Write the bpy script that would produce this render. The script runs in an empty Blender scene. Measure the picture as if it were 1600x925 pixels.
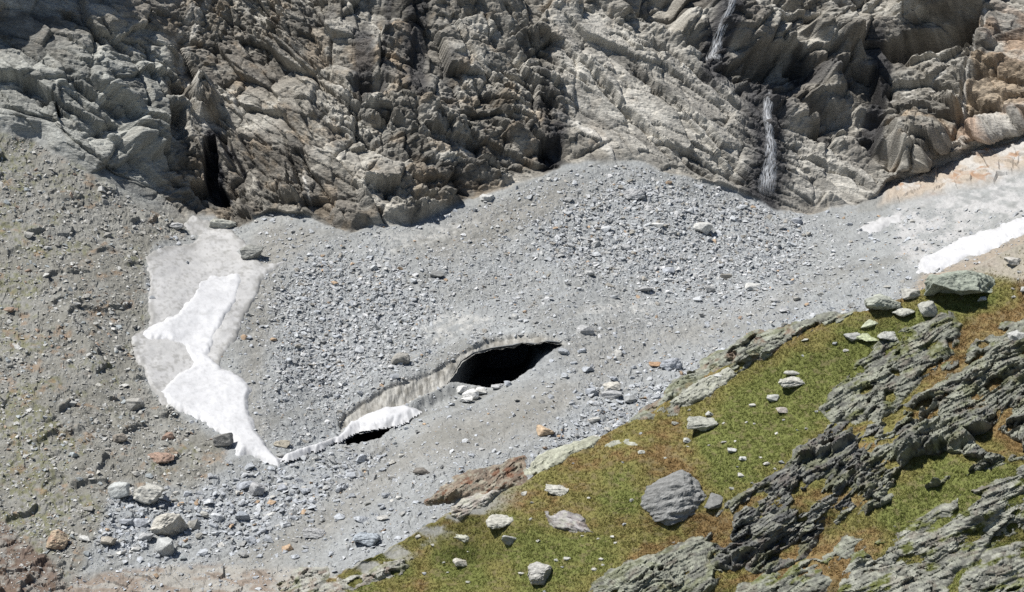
import bpy, math, time
import numpy as np
T0 = time.time()
R = math.radians
F32 = np.float32
rng = np.random.default_rng(11)

# ------------------------------------------------------------------ scene, camera, light
scene = bpy.context.scene
col = scene.collection
FPX, TILT = 2537.0, R(-14.0)
CAM = np.array([0.0, 0.0, 120.0])
cd = bpy.data.cameras.new('camera'); cam = bpy.data.objects.new('camera', cd); col.objects.link(cam)
cd.sensor_width = 36.0; cd.lens = 36.0 * FPX / 1600.0; cd.clip_start = 0.5; cd.clip_end = 5000
cam.location = CAM; cam.rotation_euler = (R(90) + TILT, 0, 0)
scene.camera = cam
AX_R = np.array([1.0, 0, 0]); AX_F = np.array([0, math.cos(TILT), math.sin(TILT)]); AX_U = np.array([0, -math.sin(TILT), math.cos(TILT)])

def pos(u, v, d):
    """world point seen at photo pixel (u, v) at forward distance d"""
    u = np.asarray(u, float); v = np.asarray(v, float); d = np.asarray(d, float)
    a = (u - 800.0) / FPX; b = -(v - 462.5) / FPX
    return CAM + d[..., None] * (a[..., None] * AX_R + AX_F + b[..., None] * AX_U)

SUN = np.array([-0.46, -0.05, 0.88]); SUN /= np.linalg.norm(SUN)
sl = bpy.data.lights.new('sun', 'SUN'); sun = bpy.data.objects.new('sun', sl); col.objects.link(sun)
sl.energy = 5.0; sl.angle = R(0.5); sl.color = (1.0, 0.975, 0.935)
from mathutils import Vector, Matrix
sun.rotation_euler = Vector(SUN).to_track_quat('Z', 'Y').to_euler()
w = bpy.data.worlds.new('World'); scene.world = w; w.use_nodes = True
nt = w.node_tree; nt.nodes.clear()
sk = nt.nodes.new('ShaderNodeTexSky'); sk.sky_type = 'NISHITA'; sk.sun_disc = False
sk.sun_elevation = math.asin(SUN[2]); sk.sun_rotation = math.atan2(SUN[0], SUN[1]); sk.altitude = 2400
bg = nt.nodes.new('ShaderNodeBackground'); bg.inputs[1].default_value = 0.065
wo = nt.nodes.new('ShaderNodeOutputWorld')
nt.links.new(sk.outputs[0], bg.inputs[0]); nt.links.new(bg.outputs[0], wo.inputs[0])
scene.view_settings.view_transform = 'Standard'; scene.view_settings.look = 'None'
scene.view_settings.exposure = 0.36; scene.view_settings.gamma = 1.0
scene.render.engine = 'CYCLES'
try:
    scene.cycles.max_bounces = 5; scene.cycles.diffuse_bounces = 3; scene.cycles.glossy_bounces = 2
    scene.cycles.transparent_max_bounces = 24; scene.cycles.use_denoising = False
    scene.cycles.use_adaptive_sampling = False
except Exception:
    pass

# ------------------------------------------------------------------ noise
def h32(ix, iy, s):
    ix = ix.astype(np.int64).astype(np.uint32); iy = iy.astype(np.int64).astype(np.uint32)
    h = ix * np.uint32(374761393) + iy * np.uint32(668265263) + np.uint32((s * 974711 + 12345) & 0xffffffff) * np.uint32(2246822519)
    h = (h ^ (h >> np.uint32(13))) * np.uint32(1274126177)
    h = (h ^ (h >> np.uint32(16))) * np.uint32(2654435761)
    return ((h ^ (h >> np.uint32(15))) & np.uint32(0xffffff)).astype(F32) / F32(0xffffff)

def vn(x, y, s=0):
    """value noise in -1..1"""
    xf = np.floor(x); yf = np.floor(y); fx = (x - xf).astype(F32); fy = (y - yf).astype(F32)
    fx = fx * fx * fx * (fx * (fx * 6 - 15) + 10); fy = fy * fy * fy * (fy * (fy * 6 - 15) + 10)
    a = h32(xf, yf, s); b = h32(xf + 1, yf, s); c = h32(xf, yf + 1, s); d = h32(xf + 1, yf + 1, s)
    return (a + (b - a) * fx + (c - a) * fy + (a - b - c + d) * fx * fy) * 2 - 1

def fbm(x, y, s=0, o=4, g=0.5):
    r = 0; a = 1.0; t = 0
    for i in range(o):
        c, sn = math.cos(i * 1.1), math.sin(i * 1.1)
        r = r + a * vn((x * c - y * sn) * 2.03 ** i + 17.3 * i, (x * sn + y * c) * 2.03 ** i - 9.1 * i, s + i); t += a; a *= g
    return r / t

def facet(x, y, s=0, tilt=1.0, jit=0.95):
    """Voronoi cells, each its own tilted plane: (height, distance to the crack, cell random)"""
    xf = np.floor(x); yf = np.floor(y)
    d1 = np.full(x.shape, 9.0, F32); d2 = d1.copy(); hh = np.zeros(x.shape, F32); rr = np.zeros(x.shape, F32)
    for i in (-1, 0, 1):
        for j in (-1, 0, 1):
            cx = xf + i; cy = yf + j
            px = cx + 0.5 + jit * (h32(cx, cy, s) - 0.5); py = cy + 0.5 + jit * (h32(cx, cy, s + 1) - 0.5)
            dx = (x - px).astype(F32); dy = (y - py).astype(F32); q = dx * dx + dy * dy
            r = h32(cx, cy, s + 2)
            val = (r - 0.5) + tilt * (dx * (h32(cx, cy, s + 3) - 0.5) + dy * (h32(cx, cy, s + 4) - 0.5))
            near = q < d1
            d2 = np.where(near, d1, np.minimum(d2, q)); d1 = np.where(near, q, d1)
            hh = np.where(near, val, hh); rr = np.where(near, r, rr)
    return hh, np.sqrt(d2) - np.sqrt(d1), rr

def tri(x, y, s=0):
    """piecewise planar noise: flat facets that meet in sharp creases, -1..1"""
    k = (x + y) * 0.3660254; a = x + k; b = y + k; i = np.floor(a); j = np.floor(b); fx = (a - i).astype(F32); fy = (b - j).astype(F32)
    up = fx > fy
    v00 = h32(i, j, s); v11 = h32(i + 1, j + 1, s); vm = h32(np.where(up, i + 1, i), np.where(up, j, j + 1), s)
    hi = np.maximum(fx, fy); lo = np.minimum(fx, fy)
    return (v00 * (1 - hi) + vm * (hi - lo) + v11 * lo) * 2 - 1

def sst(a, b, x):
    t = np.clip((x - a) / (b - a), 0, 1); return t * t * (3 - 2 * t)

def poly_sd(P, U, V, reach=80.0):
    """signed distance (px, positive inside) to polygon P, exact near it, -reach elsewhere"""
    P = np.asarray(P, float); out = np.full(U.shape, -reach, F32)
    m = (U > P[:, 0].min() - reach) & (U < P[:, 0].max() + reach) & (V > P[:, 1].min() - reach) & (V < P[:, 1].max() + reach)
    u = U[m]; v = V[m]
    if u.size == 0: return out
    best = np.full(u.shape, 1e9); ins = np.zeros(u.shape, bool)
    for k in range(len(P)):
        a = P[k]; b = P[(k + 1) % len(P)]; e = b - a
        t = np.clip(((u - a[0]) * e[0] + (v - a[1]) * e[1]) / (e @ e + 1e-9), 0, 1)
        best = np.minimum(best, (u - a[0] - t * e[0]) ** 2 + (v - a[1] - t * e[1]) ** 2)
        if a[1] != b[1]:
            c = ((a[1] > v) != (b[1] > v)) & (u < (b[0] - a[0]) * (v - a[1]) / (b[1] - a[1]) + a[0]); ins ^= c
    dd = np.sqrt(best); out[m] = np.where(ins, dd, -np.minimum(dd, reach)); return out

def line_sd(P, U, V, reach=90.0):
    """(distance, side, along 0..1) to an open polyline; side > 0 is below / right of it in the photo"""
    P = np.asarray(P, float); D = np.full(U.shape, reach, F32); S = np.zeros(U.shape, F32); A = np.zeros(U.shape, F32)
    m = (U > P[:, 0].min() - reach) & (U < P[:, 0].max() + reach) & (V > P[:, 1].min() - reach) & (V < P[:, 1].max() + reach)
    u = U[m]; v = V[m]; best = np.full(u.shape, 1e9); sd = np.zeros(u.shape); al = np.zeros(u.shape)
    L = np.concatenate([[0], np.cumsum(np.hypot(*(P[1:] - P[:-1]).T))])
    for k in range(len(P) - 1):
        a = P[k]; e = P[k + 1] - a
        t = np.clip(((u - a[0]) * e[0] + (v - a[1]) * e[1]) / (e @ e), 0, 1)
        q = (u - a[0] - t * e[0]) ** 2 + (v - a[1] - t * e[1]) ** 2; n = q < best
        cr = e[0] * (v - a[1]) - e[1] * (u - a[0])
        sd = np.where(n, np.sign(cr), sd); al = np.where(n, (L[k] + t * (L[k + 1] - L[k])) / L[-1], al); best = np.minimum(best, q)
    D[m] = np.minimum(np.sqrt(best), reach); S[m] = sd; A[m] = al; return D, S, A

def tps(pts):
    p = np.array(pts, float); x = p[:, :2] / 400.0; n = len(p)
    def k(r2): return np.where(r2 > 0, 0.5 * r2 * np.log(r2 + 1e-12), 0)
    K = k(((x[:, None] - x[None]) ** 2).sum(-1)) + 0.00002 * np.eye(n)
    Q = np.c_[np.ones(n), x]; M = np.block([[K, Q], [Q.T, np.zeros((3, 3))]])
    c = np.linalg.solve(M, np.r_[p[:, 2], 0, 0, 0])
    def f(U, V):
        s = np.shape(U); q = np.c_[np.ravel(U), np.ravel(V)] / 400.0
        o = np.c_[np.ones(len(q)), q] @ c[n:]
        for i in range(n): o = o + c[i] * k(((q - x[i]) ** 2).sum(-1))
        return o.reshape(s)
    return f

def bil(G, us, vs, u, v):
    """bilinear sample of grid G (rows vs, columns us)"""
    u = np.clip(u, us[0], us[-1]); v = np.clip(v, vs[0], vs[-1])
    i = np.clip(np.searchsorted(us, u) - 1, 0, len(us) - 2); j = np.clip(np.searchsorted(vs, v) - 1, 0, len(vs) - 2)
    a = (u - us[i]) / (us[i + 1] - us[i]); b = (v - vs[j]) / (vs[j + 1] - vs[j])
    if G.ndim == 3: a = a[..., None]; b = b[..., None]
    return G[j, i] * (1 - a) * (1 - b) + G[j, i + 1] * a * (1 - b) + G[j + 1, i] * (1 - a) * b + G[j + 1, i + 1] * a * b

def srgb(r, g, b):
    c = np.array([r, g, b], float) / 255; return np.where(c <= .04045, c / 12.92, ((c + .055) / 1.055) ** 2.4)

# ------------------------------------------------------------------ mesh helpers
def raw_mesh(name, co, faces, cols=None, smooth=False, mat=None):
    """faces: (n, 3) or (n, 4) int array"""
    me = bpy.data.meshes.new(name); n, k = faces.shape
    me.vertices.add(len(co)); me.vertices.foreach_set('co', np.ascontiguousarray(co, F32).ravel())
    me.loops.add(n * k); me.loops.foreach_set('vertex_index', np.ascontiguousarray(faces, np.int32).ravel())
    me.polygons.add(n); me.polygons.foreach_set('loop_start', np.arange(0, n * k, k, dtype=np.int32))
    me.polygons.foreach_set('use_smooth', np.full(n, smooth, bool))
    if cols is not None:
        at = me.color_attributes.new('Col', 'FLOAT_COLOR', 'POINT'); c = np.ones((len(co), 4), F32); c[:, :cols.shape[1]] = cols
        at.data.foreach_set('color', c.ravel())
    me.update(calc_edges=True)
    if mat: me.materials.append(mat)
    return me

def link(name, me, parent=None, label=None, cat=None, group=None, kind=None):
    o = bpy.data.objects.new(name, me); col.objects.link(o)
    if parent: o.parent = parent
    if label: o['label'] = label
    if cat: o['category'] = cat
    if group: o['group'] = group
    if kind: o['kind'] = kind
    return o

def sub_mesh(name, co, faces, cols, smooth, mat):
    used = np.unique(faces); m = np.zeros(len(co), np.int64); m[used] = np.arange(len(used))
    return raw_mesh(name, co[used], m[faces], cols[used], smooth, mat)

# ------------------------------------------------------------------ materials
def make_mat(name, rough=0.9, bump=0.0, bscale=3.0, var=0.25, vscale=1.5, spec=0.25, stretch=None, sss=0.0, wet_shade=False):
    m = bpy.data.materials.new(name); m.use_nodes = True; t = m.node_tree; N = t.nodes; Lk = t.links
    bs = N['Principled BSDF']; bs.inputs['Roughness'].default_value = rough; bs.inputs['Specular IOR Level'].default_value = spec
    at = N.new('ShaderNodeAttribute'); at.attribute_name = 'Col'
    tc = N.new('ShaderNodeTexCoord'); mp = N.new('ShaderNodeMapping'); Lk.new(tc.outputs['Object'], mp.inputs[0])
    if stretch: mp.inputs['Rotation'].default_value = stretch[0]; mp.inputs['Scale'].default_value = stretch[1]
    n1 = N.new('ShaderNodeTexNoise'); n1.inputs['Scale'].default_value = vscale; n1.inputs['Detail'].default_value = 8; n1.inputs['Roughness'].default_value = 0.65
    Lk.new(mp.outputs[0], n1.inputs['Vector'])
    mr = N.new('ShaderNodeMapRange'); mr.inputs[1].default_value = 0.25; mr.inputs[2].default_value = 0.75
    mr.inputs[3].default_value = 1 - var; mr.inputs[4].default_value = 1 + var; Lk.new(n1.outputs[0], mr.inputs[0])
    mx = N.new('ShaderNodeVectorMath'); mx.operation = 'SCALE'; Lk.new(at.outputs['Color'], mx.inputs[0]); Lk.new(mr.outputs[0], mx.inputs['Scale'])
    Lk.new(mx.outputs[0], bs.inputs['Base Color'])
    if wet_shade:
        Lk.new(at.outputs['Alpha'], bs.inputs['Roughness'])
    if bump:
        n2 = N.new('ShaderNodeTexNoise'); n2.inputs['Scale'].default_value = bscale; n2.inputs['Detail'].default_value = 9; n2.inputs['Roughness'].default_value = 0.7
        Lk.new(mp.outputs[0], n2.inputs['Vector'])
        bn = N.new('ShaderNodeBump'); bn.inputs['Strength'].default_value = 1.0; bn.inputs['Distance'].default_value = bump
        Lk.new(n2.outputs[0], bn.inputs['Height']); Lk.new(bn.outputs[0], bs.inputs['Normal'])
    return m

M_cliff = make_mat('cliff_rock', 0.85, 0.42, 1.5, 0.42, 2.2, 0.3, stretch=((0, R(-36), 0), (.45, .8, 1.6)), wet_shade=True)
M_debris = make_mat('debris', 0.95, 0.12, 2.5, 0.16, 1.6, 0.15)
M_stone = make_mat('stone', 0.9, 0.14, 3.0, 0.38, 2.6, 0.2)
M_snow = make_mat('snow', 0.6, 0.03, 3.0, 0.04, 0.8, 0.3)
M_ice = make_mat('dirty_ice', 0.5, 0.12, 2.0, 0.25, 1.2, 0.4)
M_dark = make_mat('cave_rock', 0.9, 0.2, 1.0, 0.3, 1.0, 0.2)
M_soil = make_mat('turf_soil', 0.95, 0.05, 5.0, 0.25, 3.0, 0.1)
M_outcrop = make_mat('schist', 0.85, 0.05, 5.0, 0.28, 2.5, 0.25)
M_grass = make_mat('grass', 0.75, 0.0, 1, 0.2, 1.0, 0.15)

# ------------------------------------------------------------------ far side: base surfaces
FAN = [(-300,250,322),(-300,600,268),(-300,1000,208),(0,300,335),(0,450,306),(0,600,279),(0,750,255),(0,850,241),(0,1000,220),
 (120,300,343),(120,450,310),(120,600,283),(120,750,256),(120,870,241),(200,330,347),(200,500,307),(200,650,278),(200,780,254),
 (320,345,356),(250,420,326),(250,550,299),(260,600,289),(330,480,316),(330,600,291),(350,690,274),(420,725,269),(300,320,362),
 (350,780,257),(270,830,248),(180,880,241),(100,930,234),(200,1000,224),
 (400,360,350),(450,500,316),(430,600,293),(450,680,279),(550,400,340),(600,500,320),(620,570,304.5),(500,600,299),
 (530,655,289),(582,615,294.5),(629,596,298),(677,580,302),(700,566,305.5),(520,638,292),(572,598,298.3),(622,578,302.3),(668,562,306.3),(692,547,309.8),(535,669,287.8),(582,642,291.5),(629,630,294),(677,609,298.5),(740,540,309),(735,525,313),(820,523,312),(820,505,316.5),(750,560,308),
 (760,612,297),(700,630,293),(650,645,290.5),(880,538,307),(885,520,311.5),
 (600,660,287),(540,695,280),(610,690,282),
 (700,400,343),(800,330,360),(950,255,375),(800,450,333),(950,400,350),(1100,300,374),(1100,400,352),(1250,330,381),(1250,420,350),(900,480,325),(950,480,328),(1100,500,326),
 (1350,380,362),(1400,320,383),(1500,300,378),(1600,260,376),(1440,425,337),(1590,350,348),(1500,370,353),(1800,200,372),(1800,400,322),(2100,100,380),
 (900,575,299),(900,620,287),(800,650,281),(700,700,270),(620,760,260),(550,800,252),(450,850,243),(400,900,236),(350,1000,222),(1000,600,294),(1100,560,304),(1200,480,326),(1300,450,336),
 (1000,750,262),(1200,650,285),(1500,550,305),(800,850,242),(1000,1000,225),(1500,800,262),(1700,600,290),(2100,500,300),
 (-300,180,334),(0,200,352),(500,345,353),(640,350,352),(735,312,362),(850,270,371),(1060,270,377)]
CLF = [(-300,250,322),(0,300,335),(120,290,343),(200,310,348),(300,325,361),(400,345,354),(480,340,353),(550,355,350),(640,350,352),(730,315,362),(850,265,372),(950,250,376),
 (1050,270,377),(1150,290,379),(1250,330,382),(1330,320,385),(1420,285,389),(1500,250,388),(1600,215,386),(1800,190,378),
 (-300,0,345),(-300,-300,366),(0,150,353),(0,0,366),(0,-200,382),(150,150,358),(150,0,372),(300,150,376),(300,0,386),(300,-200,402),
 (500,200,364),(500,0,383),(500,-300,402),(700,150,374),(700,0,389),(900,120,387),(900,0,397),(900,-200,416),(1100,100,396),(1100,0,410),
 (1200,200,391),(1250,80,412),(1300,0,420),(1400,200,399),(1400,80,414),(1400,-100,426),(1550,100,403),(1550,0,412),(1700,0,402),(1900,-200,412),
 (1100,-300,436),(1500,-300,436),(2100,100,386)]
f_fan, f_clf = tps(FAN), tps(CLF)

STEP = 1.55
us = np.concatenate([np.arange(-330, -20, 9.0), np.arange(-20, 1622, STEP), np.arange(1626, 1960, 9.0)])
vs = np.concatenate([np.arange(-260, -16, 9.0), np.arange(-14, 942, STEP), np.arange(946, 1130, 9.0)])
U, V = np.meshgrid(us, vs)
cu = np.arange(-340, 1975, 8.0); cv = np.arange(-270, 1145, 8.0); CU, CV = np.meshgrid(cu, cv)
Dfan = bil(f_fan(CU, CV), cu, cv, U, V); Dclf = bil(f_clf(CU, CV), cu, cv, U, V)

# wandering of every outline
WU = U + 7 * fbm(U / 45, V / 45, 901, 4) ; WV = V + 7 * fbm(U / 45, V / 45, 951, 4)
WU2 = U + 2.5 * fbm(U / 12, V / 12, 911, 3); WV2 = V + 2.5 * fbm(U / 12, V / 12, 961, 3)

P_CLIFF = [(-900,-900),(-900,150),(-300,180),(0,200),(60,212),(110,250),(170,290),(230,318),(290,340),(330,338),(375,352),(420,328),(470,333),(500,345),(550,362),(600,353),(640,352),(690,335),(735,312),
 (800,290),(850,272),(880,258),(940,250),(1000,255),(1060,270),(1110,285),(1170,303),(1220,326),(1265,334),(1300,322),(1340,320),(1370,310),(1385,285),(1430,272),(1500,240),(1600,212),(2000,150),(2600,100),(2600,-900)]
sd_clf = poly_sd(P_CLIFF, WU, WV, 300)
wid = 1 + 9 * sst(330, 230, U) + 2 * sst(1380, 1440, U)
mc = sst(-3 * wid, 4 * wid, sd_clf)
D0 = Dfan * (1 - mc) + Dclf * mc
base = pos(U, V, D0)

def normals(Pg):
    du = np.gradient(Pg, axis=1); dv = np.gradient(Pg, axis=0); n = np.cross(dv, du)
    n /= np.linalg.norm(n, axis=-1, keepdims=True) + 1e-9
    flip = (n * (CAM - Pg)).sum(-1) < 0; n[flip] *= -1; return n
Nf = normals(pos(CU, CV, bil(D0, us, vs, CU, CV)))
Nm = bil(Nf, cu, cv, U, V); Nm /= np.linalg.norm(Nm, axis=-1, keepdims=True)

# ------------------------------------------------------------------ cliff relief
# metres on the cliff face: a to the right, b up
A = (base[..., 0]).astype(F32); B = ((base[..., 2] - 30) * 1.15 + 0.0).astype(F32)
cm = sd_clf > -12
a, b, uu, vv = A[cm], B[cm], U[cm], V[cm]
def strata(a, b, ang, seed, blk=1.0, saw=1.0, fine=1.0, lam=1.0, el=1.0):
    """jointed rock: tilted flat faces at four sizes, each bounded by crisp fractures; also a tint per block"""
    c, s = math.cos(R(ang)), math.sin(R(ang))
    wa = a + .5 * fbm(a / 6, b / 6, seed, 3); wb = b + .5 * fbm(a / 6, b / 6, seed + 7, 3)
    x = (wa * c + wb * s) / lam; y = (-wa * s + wb * c) / lam
    act = 0.30 + 0.9 * sst(-.35, .35, fbm(a / 18, b / 12, seed + 3, 3))          # broken and quiet stretches
    f, e, r1 = facet(x / (13 * el), y / 7, seed + 10, 5.0); h = lam * blk * (1.9 * f - 1.3 * np.exp(-e * 26))
    f, e, r2 = facet(x / (5.6 * el) + .35 * y / 5, y / 3.1, seed + 20, 4.6); h = h + lam * blk * (.95 * f - .7 * np.exp(-e * 18)) * (.5 + .6 * act)
    f, e, r3 = facet(x / (2.7 * el) - .3 * y / 2, y / 1.45, seed + 30, 4.2); h = h + act * (.46 * f - .28 * np.exp(-e * 11))
    f, e, r4 = facet(x / (1.35 * el), y / .72, seed + 40, 4.0); h = h + (.25 + act) * fine * .22 * f
    h = h + fine * (.3 + act) * (.15 * tri(x / .8, y / .45, seed + 45) + .16 * facet(x / .9, y / .5, seed + 46, 3.0)[0])
    q = y / 2.6 + 0.5 * tri(x / 14, y / 7, seed + 50); q = q - np.floor(q)
    h = h + saw * .55 * (0.5 - q) * sst(-0.2, 0.6, vn(x / 15, y / 6, seed + 55))
    return np.stack([h, .5 * r1 + .8 * r2 + .6 * r3 + .4 * r4 - 1.15])
wobble = 60 * fbm(uu / 160, vv / 160, 77, 2)
zl = sst(330, 240, uu + wobble + (vv - 150) * 0.0)
# right-hand walls above the great diagonal slab edge
DIAG = [(870,-60),(930,0),(1000,46),(1090,96),(1140,122),(1200,166),(1290,222),(1350,262),(1425,275)]
dg_y = np.interp(uu, [p[0] for p in DIAG], [p[1] for p in DIAG])
zr = sst(8, -8, vv - dg_y - 5 * vn(uu / 30, vv / 30, 5)) * (uu > 880)
hc = strata(a, b, -27, 200, 1.0, 1.0, 1.0)
hl = strata(a, b, -30, 300, 0.62, 0.8, 0.6, 1.4, 1.3)
hr = strata(a, b, 7, 400, 1.0, 1.0, 1.0, 1.3, 1.15)
# the great slab between the two: smoother, ice-worn
sl_m = poly_sd([(860,20),(940,10),(1090,100),(1200,170),(1300,235),(1400,285),(1330,320),(1220,320),(1100,275),(960,245),(890,190)], uu + wobble * .3, vv, 80)
slab = sst(-25, 25, sl_m)
hs = strata(a, b, -34, 500, 0.62, 0.8, 0.8, 1.0, 1.7)
hc = hc * (1 - slab) + hs * slab
h = hc * (1 - zl) + hl * zl; h = h * (1 - zr) + hr * zr
h, tint_c = h[0], h[1]; tint = np.zeros(U.shape, F32); tint[cm] = tint_c

# large features: recess (negative) or bulge polygons, ledges with an undercut
def dent(P, amp, soft=8.0, wob=1.0):
    s = poly_sd(P, uu + wob * 0.12 * wobble, vv + wob * 4 * vn(uu / 14, vv / 14, 31), 60)
    return amp * sst(-soft * 0.3, soft, s)
def ledge(P, amp, width, seed=0):
    """rock above the line overhangs the rock below it; below is cut back by amp, fading over width px"""
    D, S, Al = line_sd(P, uu + 3 * vn(uu / 16, vv / 16, seed + 3), vv + 3 * vn(uu / 16, vv / 16, seed + 4), 110)
    end = sst(0, 0.12, Al) * sst(1, 0.88, Al)
    return np.where(S > 0, -amp * np.exp(-D / width), amp * 0.25 * np.exp(-D / (width * 1.3))) * end
h += dent([(-300,-260),(60,-260),(95,-110),(110,-60),(112,-22),(85,-40),(50,-26),(10,-34),(-60,-24),(-300,-14)], 14, 6, 0.3)
h += dent([(322,215),(338,203),(345,240),(340,275),(357,300),(352,311),(310,306),(303,285),(324,278),(321,245)], -8, 5)
h += dent([(335,205),(350,200),(378,258),(370,268)], -5, 6)
h += dent([(940,-20),(1010,36),(1090,82),(1150,106),(1230,150),(1300,140),(1260,70),(1180,78),(1140,95),(1070,40),(1060,-20)], -6, 14)
h += dent([(1150,108),(1230,158),(1300,205),(1390,265),(1420,258),(1370,220),(1385,170),(1300,150),(1230,130)], -6, 12)
h += dent([(1375,70),(1430,45),(1500,30),(1530,20),(1520,70),(1500,76),(1440,88),(1390,95)], -11, 10)
h += dent([(1235,75),(1290,90),(1365,105),(1385,165),(1340,150),(1290,100),(1250,98)], -8, 8)
h += dent([(1400,-40),(1545,-40),(1540,8),(1500,24),(1420,30),(1385,20)], 7, 16)
h += dent([(1245,50),(1290,10),(1320,20),(1340,60),(1350,95),(1290,78)], 6, 12)
h += dent([(1090,10),(1190,0),(1230,30),(1240,70),(1180,85),(1110,60)], 5, 12)
h += dent([(1375,205),(1420,185),(1480,195),(1490,230),(1440,268),(1400,265)], 6.5, 14)
h += dent([(1500,130),(1520,140),(1545,158),(1510,168),(1502,155)], -3, 6)
h += dent([(1520,60),(1545,20),(1560,40),(1530,110),(1515,140),(1505,140)], 1.5, 5)
h += dent([(640,-10),(672,-10),(672,130),(650,150),(640,120)], -0.9, 8)
h += dent([(540,125),(600,120),(600,150),(550,145)], -3, 6)
h += dent([(840,225),(872,210),(885,240),(860,262),(842,255)], -3.5, 8)
h += dent([(560,290),(600,278),(640,290),(720,298),(735,312),(690,335),(640,350),(590,345),(560,330)], 2.6, 14)
h += dent([(600,285),(660,300),(700,318),(650,325),(600,318)], -3, 6)
h += dent([(490,340),(520,318),(560,325),(580,350),(548,365)], 2, 10)
h += dent([(180,195),(215,190),(250,205),(262,235),(235,250),(195,228)], 4.5, 12)
h += dent([(258,160),(290,170),(300,215),(275,222),(260,195)], -5, 8)
h += dent([(300,128),(330,125),(350,150),(345,178),(315,182),(300,160)], 4.5, 8)
h += ledge([(-40,110),(20,116),(60,132),(85,155),(60,160)], 4.5, 22, 41)
h += ledge([(40,130),(150,185),(200,232),(280,300)], 1.8, 26, 43)
h += ledge([(110,125),(150,150),(200,180)], 3, 16, 42)
h += ledge([(395,35),(500,120),(560,170),(650,200)], 1.8, 18, 44)
h += ledge([(640,190),(760,215),(840,255),(900,262)], 2.2, 18, 45)
h += ledge([(780,100),(830,125),(865,150),(885,170)], 2.6, 16, 46)
h += ledge([(870,-10),(840,40),(790,60),(765,30)], 2.4, 14, 47)
h += ledge([(980,90),(1060,170),(1120,240),(1180,300)], 1.5, 16, 48)
h += ledge([(1290,150),(1380,175),(1440,165),(1500,180)], 1.5, 14, 49)
h += ledge([(1380,90),(1440,92),(1500,82),(1530,60)], 3.2, 10, 50)
h += ledge([(1130,115),(1210,128),(1260,140),(1300,140),(1340,130)], 2.2, 12, 51)
h += ledge([(1300,195),(1290,210),(1380,215)], 2.0, 12, 52)
h += ledge([(1400,265),(1440,272),(1470,258)], 3.0, 10, 53)
h += ledge([(450,10),(430,60),(400,90)], 2.0, 14, 54)
h += ledge([(100,10),(140,40),(170,70)], 3.0, 20, 55)
h += ledge([(430,310),(445,260),(470,330)], 1.2, 8, 56)
for k_, P in enumerate([[(395,25),(470,85),(560,150),(640,200)],[(870,60),(960,150),(1060,250)],[(930,130),(1040,220),(1130,290)],[(980,95),(1100,200),(1180,290)],[(1000,50),(1150,160),(1260,240),(1380,300)],
        [(200,60),(260,110),(300,160)],[(100,135),(170,190),(260,240),(300,290)],[(230,70),(250,150),(300,200)],[(640,200),(720,240),(800,280)],[(740,120),(800,180),(870,240)],[(1480,250),(1500,140),(1540,20)],
        [(1390,165),(1500,150)],[(440,200),(480,330)],[(460,230),(530,330)],[(700,20),(760,110),(860,170)],[(780,-10),(840,70),(930,140)],[(0,160),(80,190),(180,270)],[(150,30),(210,100),(230,180)],[(560,200),(640,270),(700,310)]]):
    D, S, Al = line_sd(P, uu + 4 * fbm(uu / 18, vv / 18, 60 + k_, 3), vv + 4 * fbm(uu / 18, vv / 18, 90 + k_, 3), 40)
    h += (-1.5 * sst(4.0, 1.0, D) + .8 * np.exp(-D / 10) * (S < 0) - .5 * np.exp(-D / 9) * (S > 0)) * sst(0, .1, Al) * sst(1, .9, Al)
h *= sst(-5, 16 + 40 * np.clip(sst(330, 200, uu), 0, 1), sd_clf[cm])
# out of the frame, a buttress up on the left that shades the top left corner
Hdis = np.zeros(U.shape, F32); Hdis[cm] = h
Hs = Hdis.copy(); Hs[1:-1] = .12 * Hdis[:-2] + .76 * Hdis[1:-1] + .12 * Hdis[2:]; Hq = Hs.copy(); Hq[:, 1:-1] = .12 * Hs[:, :-2] + .76 * Hs[:, 1:-1] + .12 * Hs[:, 2:]; Hdis = Hq

# ------------------------------------------------------------------ loose ground relief
P_GLA = [(395,372),(440,352),(520,372),(600,368),(690,345),(760,318),(850,280),(950,258),(1060,275),(1180,315),(1270,345),(1330,380),(1330,430),(1230,470),(1080,500),(960,520),(905,530),(880,536),
 (862,526),(840,523),(800,524),(765,529),(735,540),(716,552),(704,566),(677,581),(655,589),(629,597),(605,605),(582,617),(555,636),(530,657),(505,672),(470,690),(432,696),(415,660),(405,600),(395,560),(400,500),(420,440),(395,410)]
sd_gla = poly_sd(P_GLA, WU2, WV2, 120)
P_LEFT = [(-900,150),(0,200),(110,250),(230,318),(290,342),(290,362),(240,385),(225,410),(232,500),(214,530),(228,590),(250,620),(300,660),(352,692),(345,730),(300,760),(240,760),(170,775),(150,850),(110,925),(60,1200),(-900,1200)]
sd_left = poly_sd(P_LEFT, WU, WV, 120)
# ice band under the glacier's edge and round the cave
P_ICE = [(884,538),(868,527),(840,523.5),(800,525),(765,530),(735,541),(716,552),(702,565),(677,579),(655,587),(629,595),(605,603),(582,614),(555,633),(529,654),(532,672),(560,656),(582,644),(629,632),(677,611),(700,600),
 (712,583),(722,566),(742,553),(768,547),(800,543),(815,538),(835,540),(850,535),(866,536)]
sd_ice = poly_sd(P_ICE, U + 1.2 * vn(U / 7, V / 7, 3), V + 1.5 * vn(U / 9, V / 9, 4), 40)
P_CAVE = [(884,537.5),(866,535.5),(850,534.5),(835,539),(815,537.5),(800,542),(768,546),(742,552),(722,565),(712,582),(700,600),(716,602),(735,604),(752,606),(763,607),(785,604),(800,600),(808,598),(815,591),(832,580),(838,573),(852,559),(866,549)]
sd_cave = poly_sd(P_CAVE, U + 1.0 * vn(U / 6, V / 6, 8), V + 1.0 * vn(U / 6, V / 6, 9), 60)
P_HOL = [(535,698),(543,684),(560,677),(590,675),(615,669),(612,674),(590,688),(570,693),(548,694)]
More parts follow.
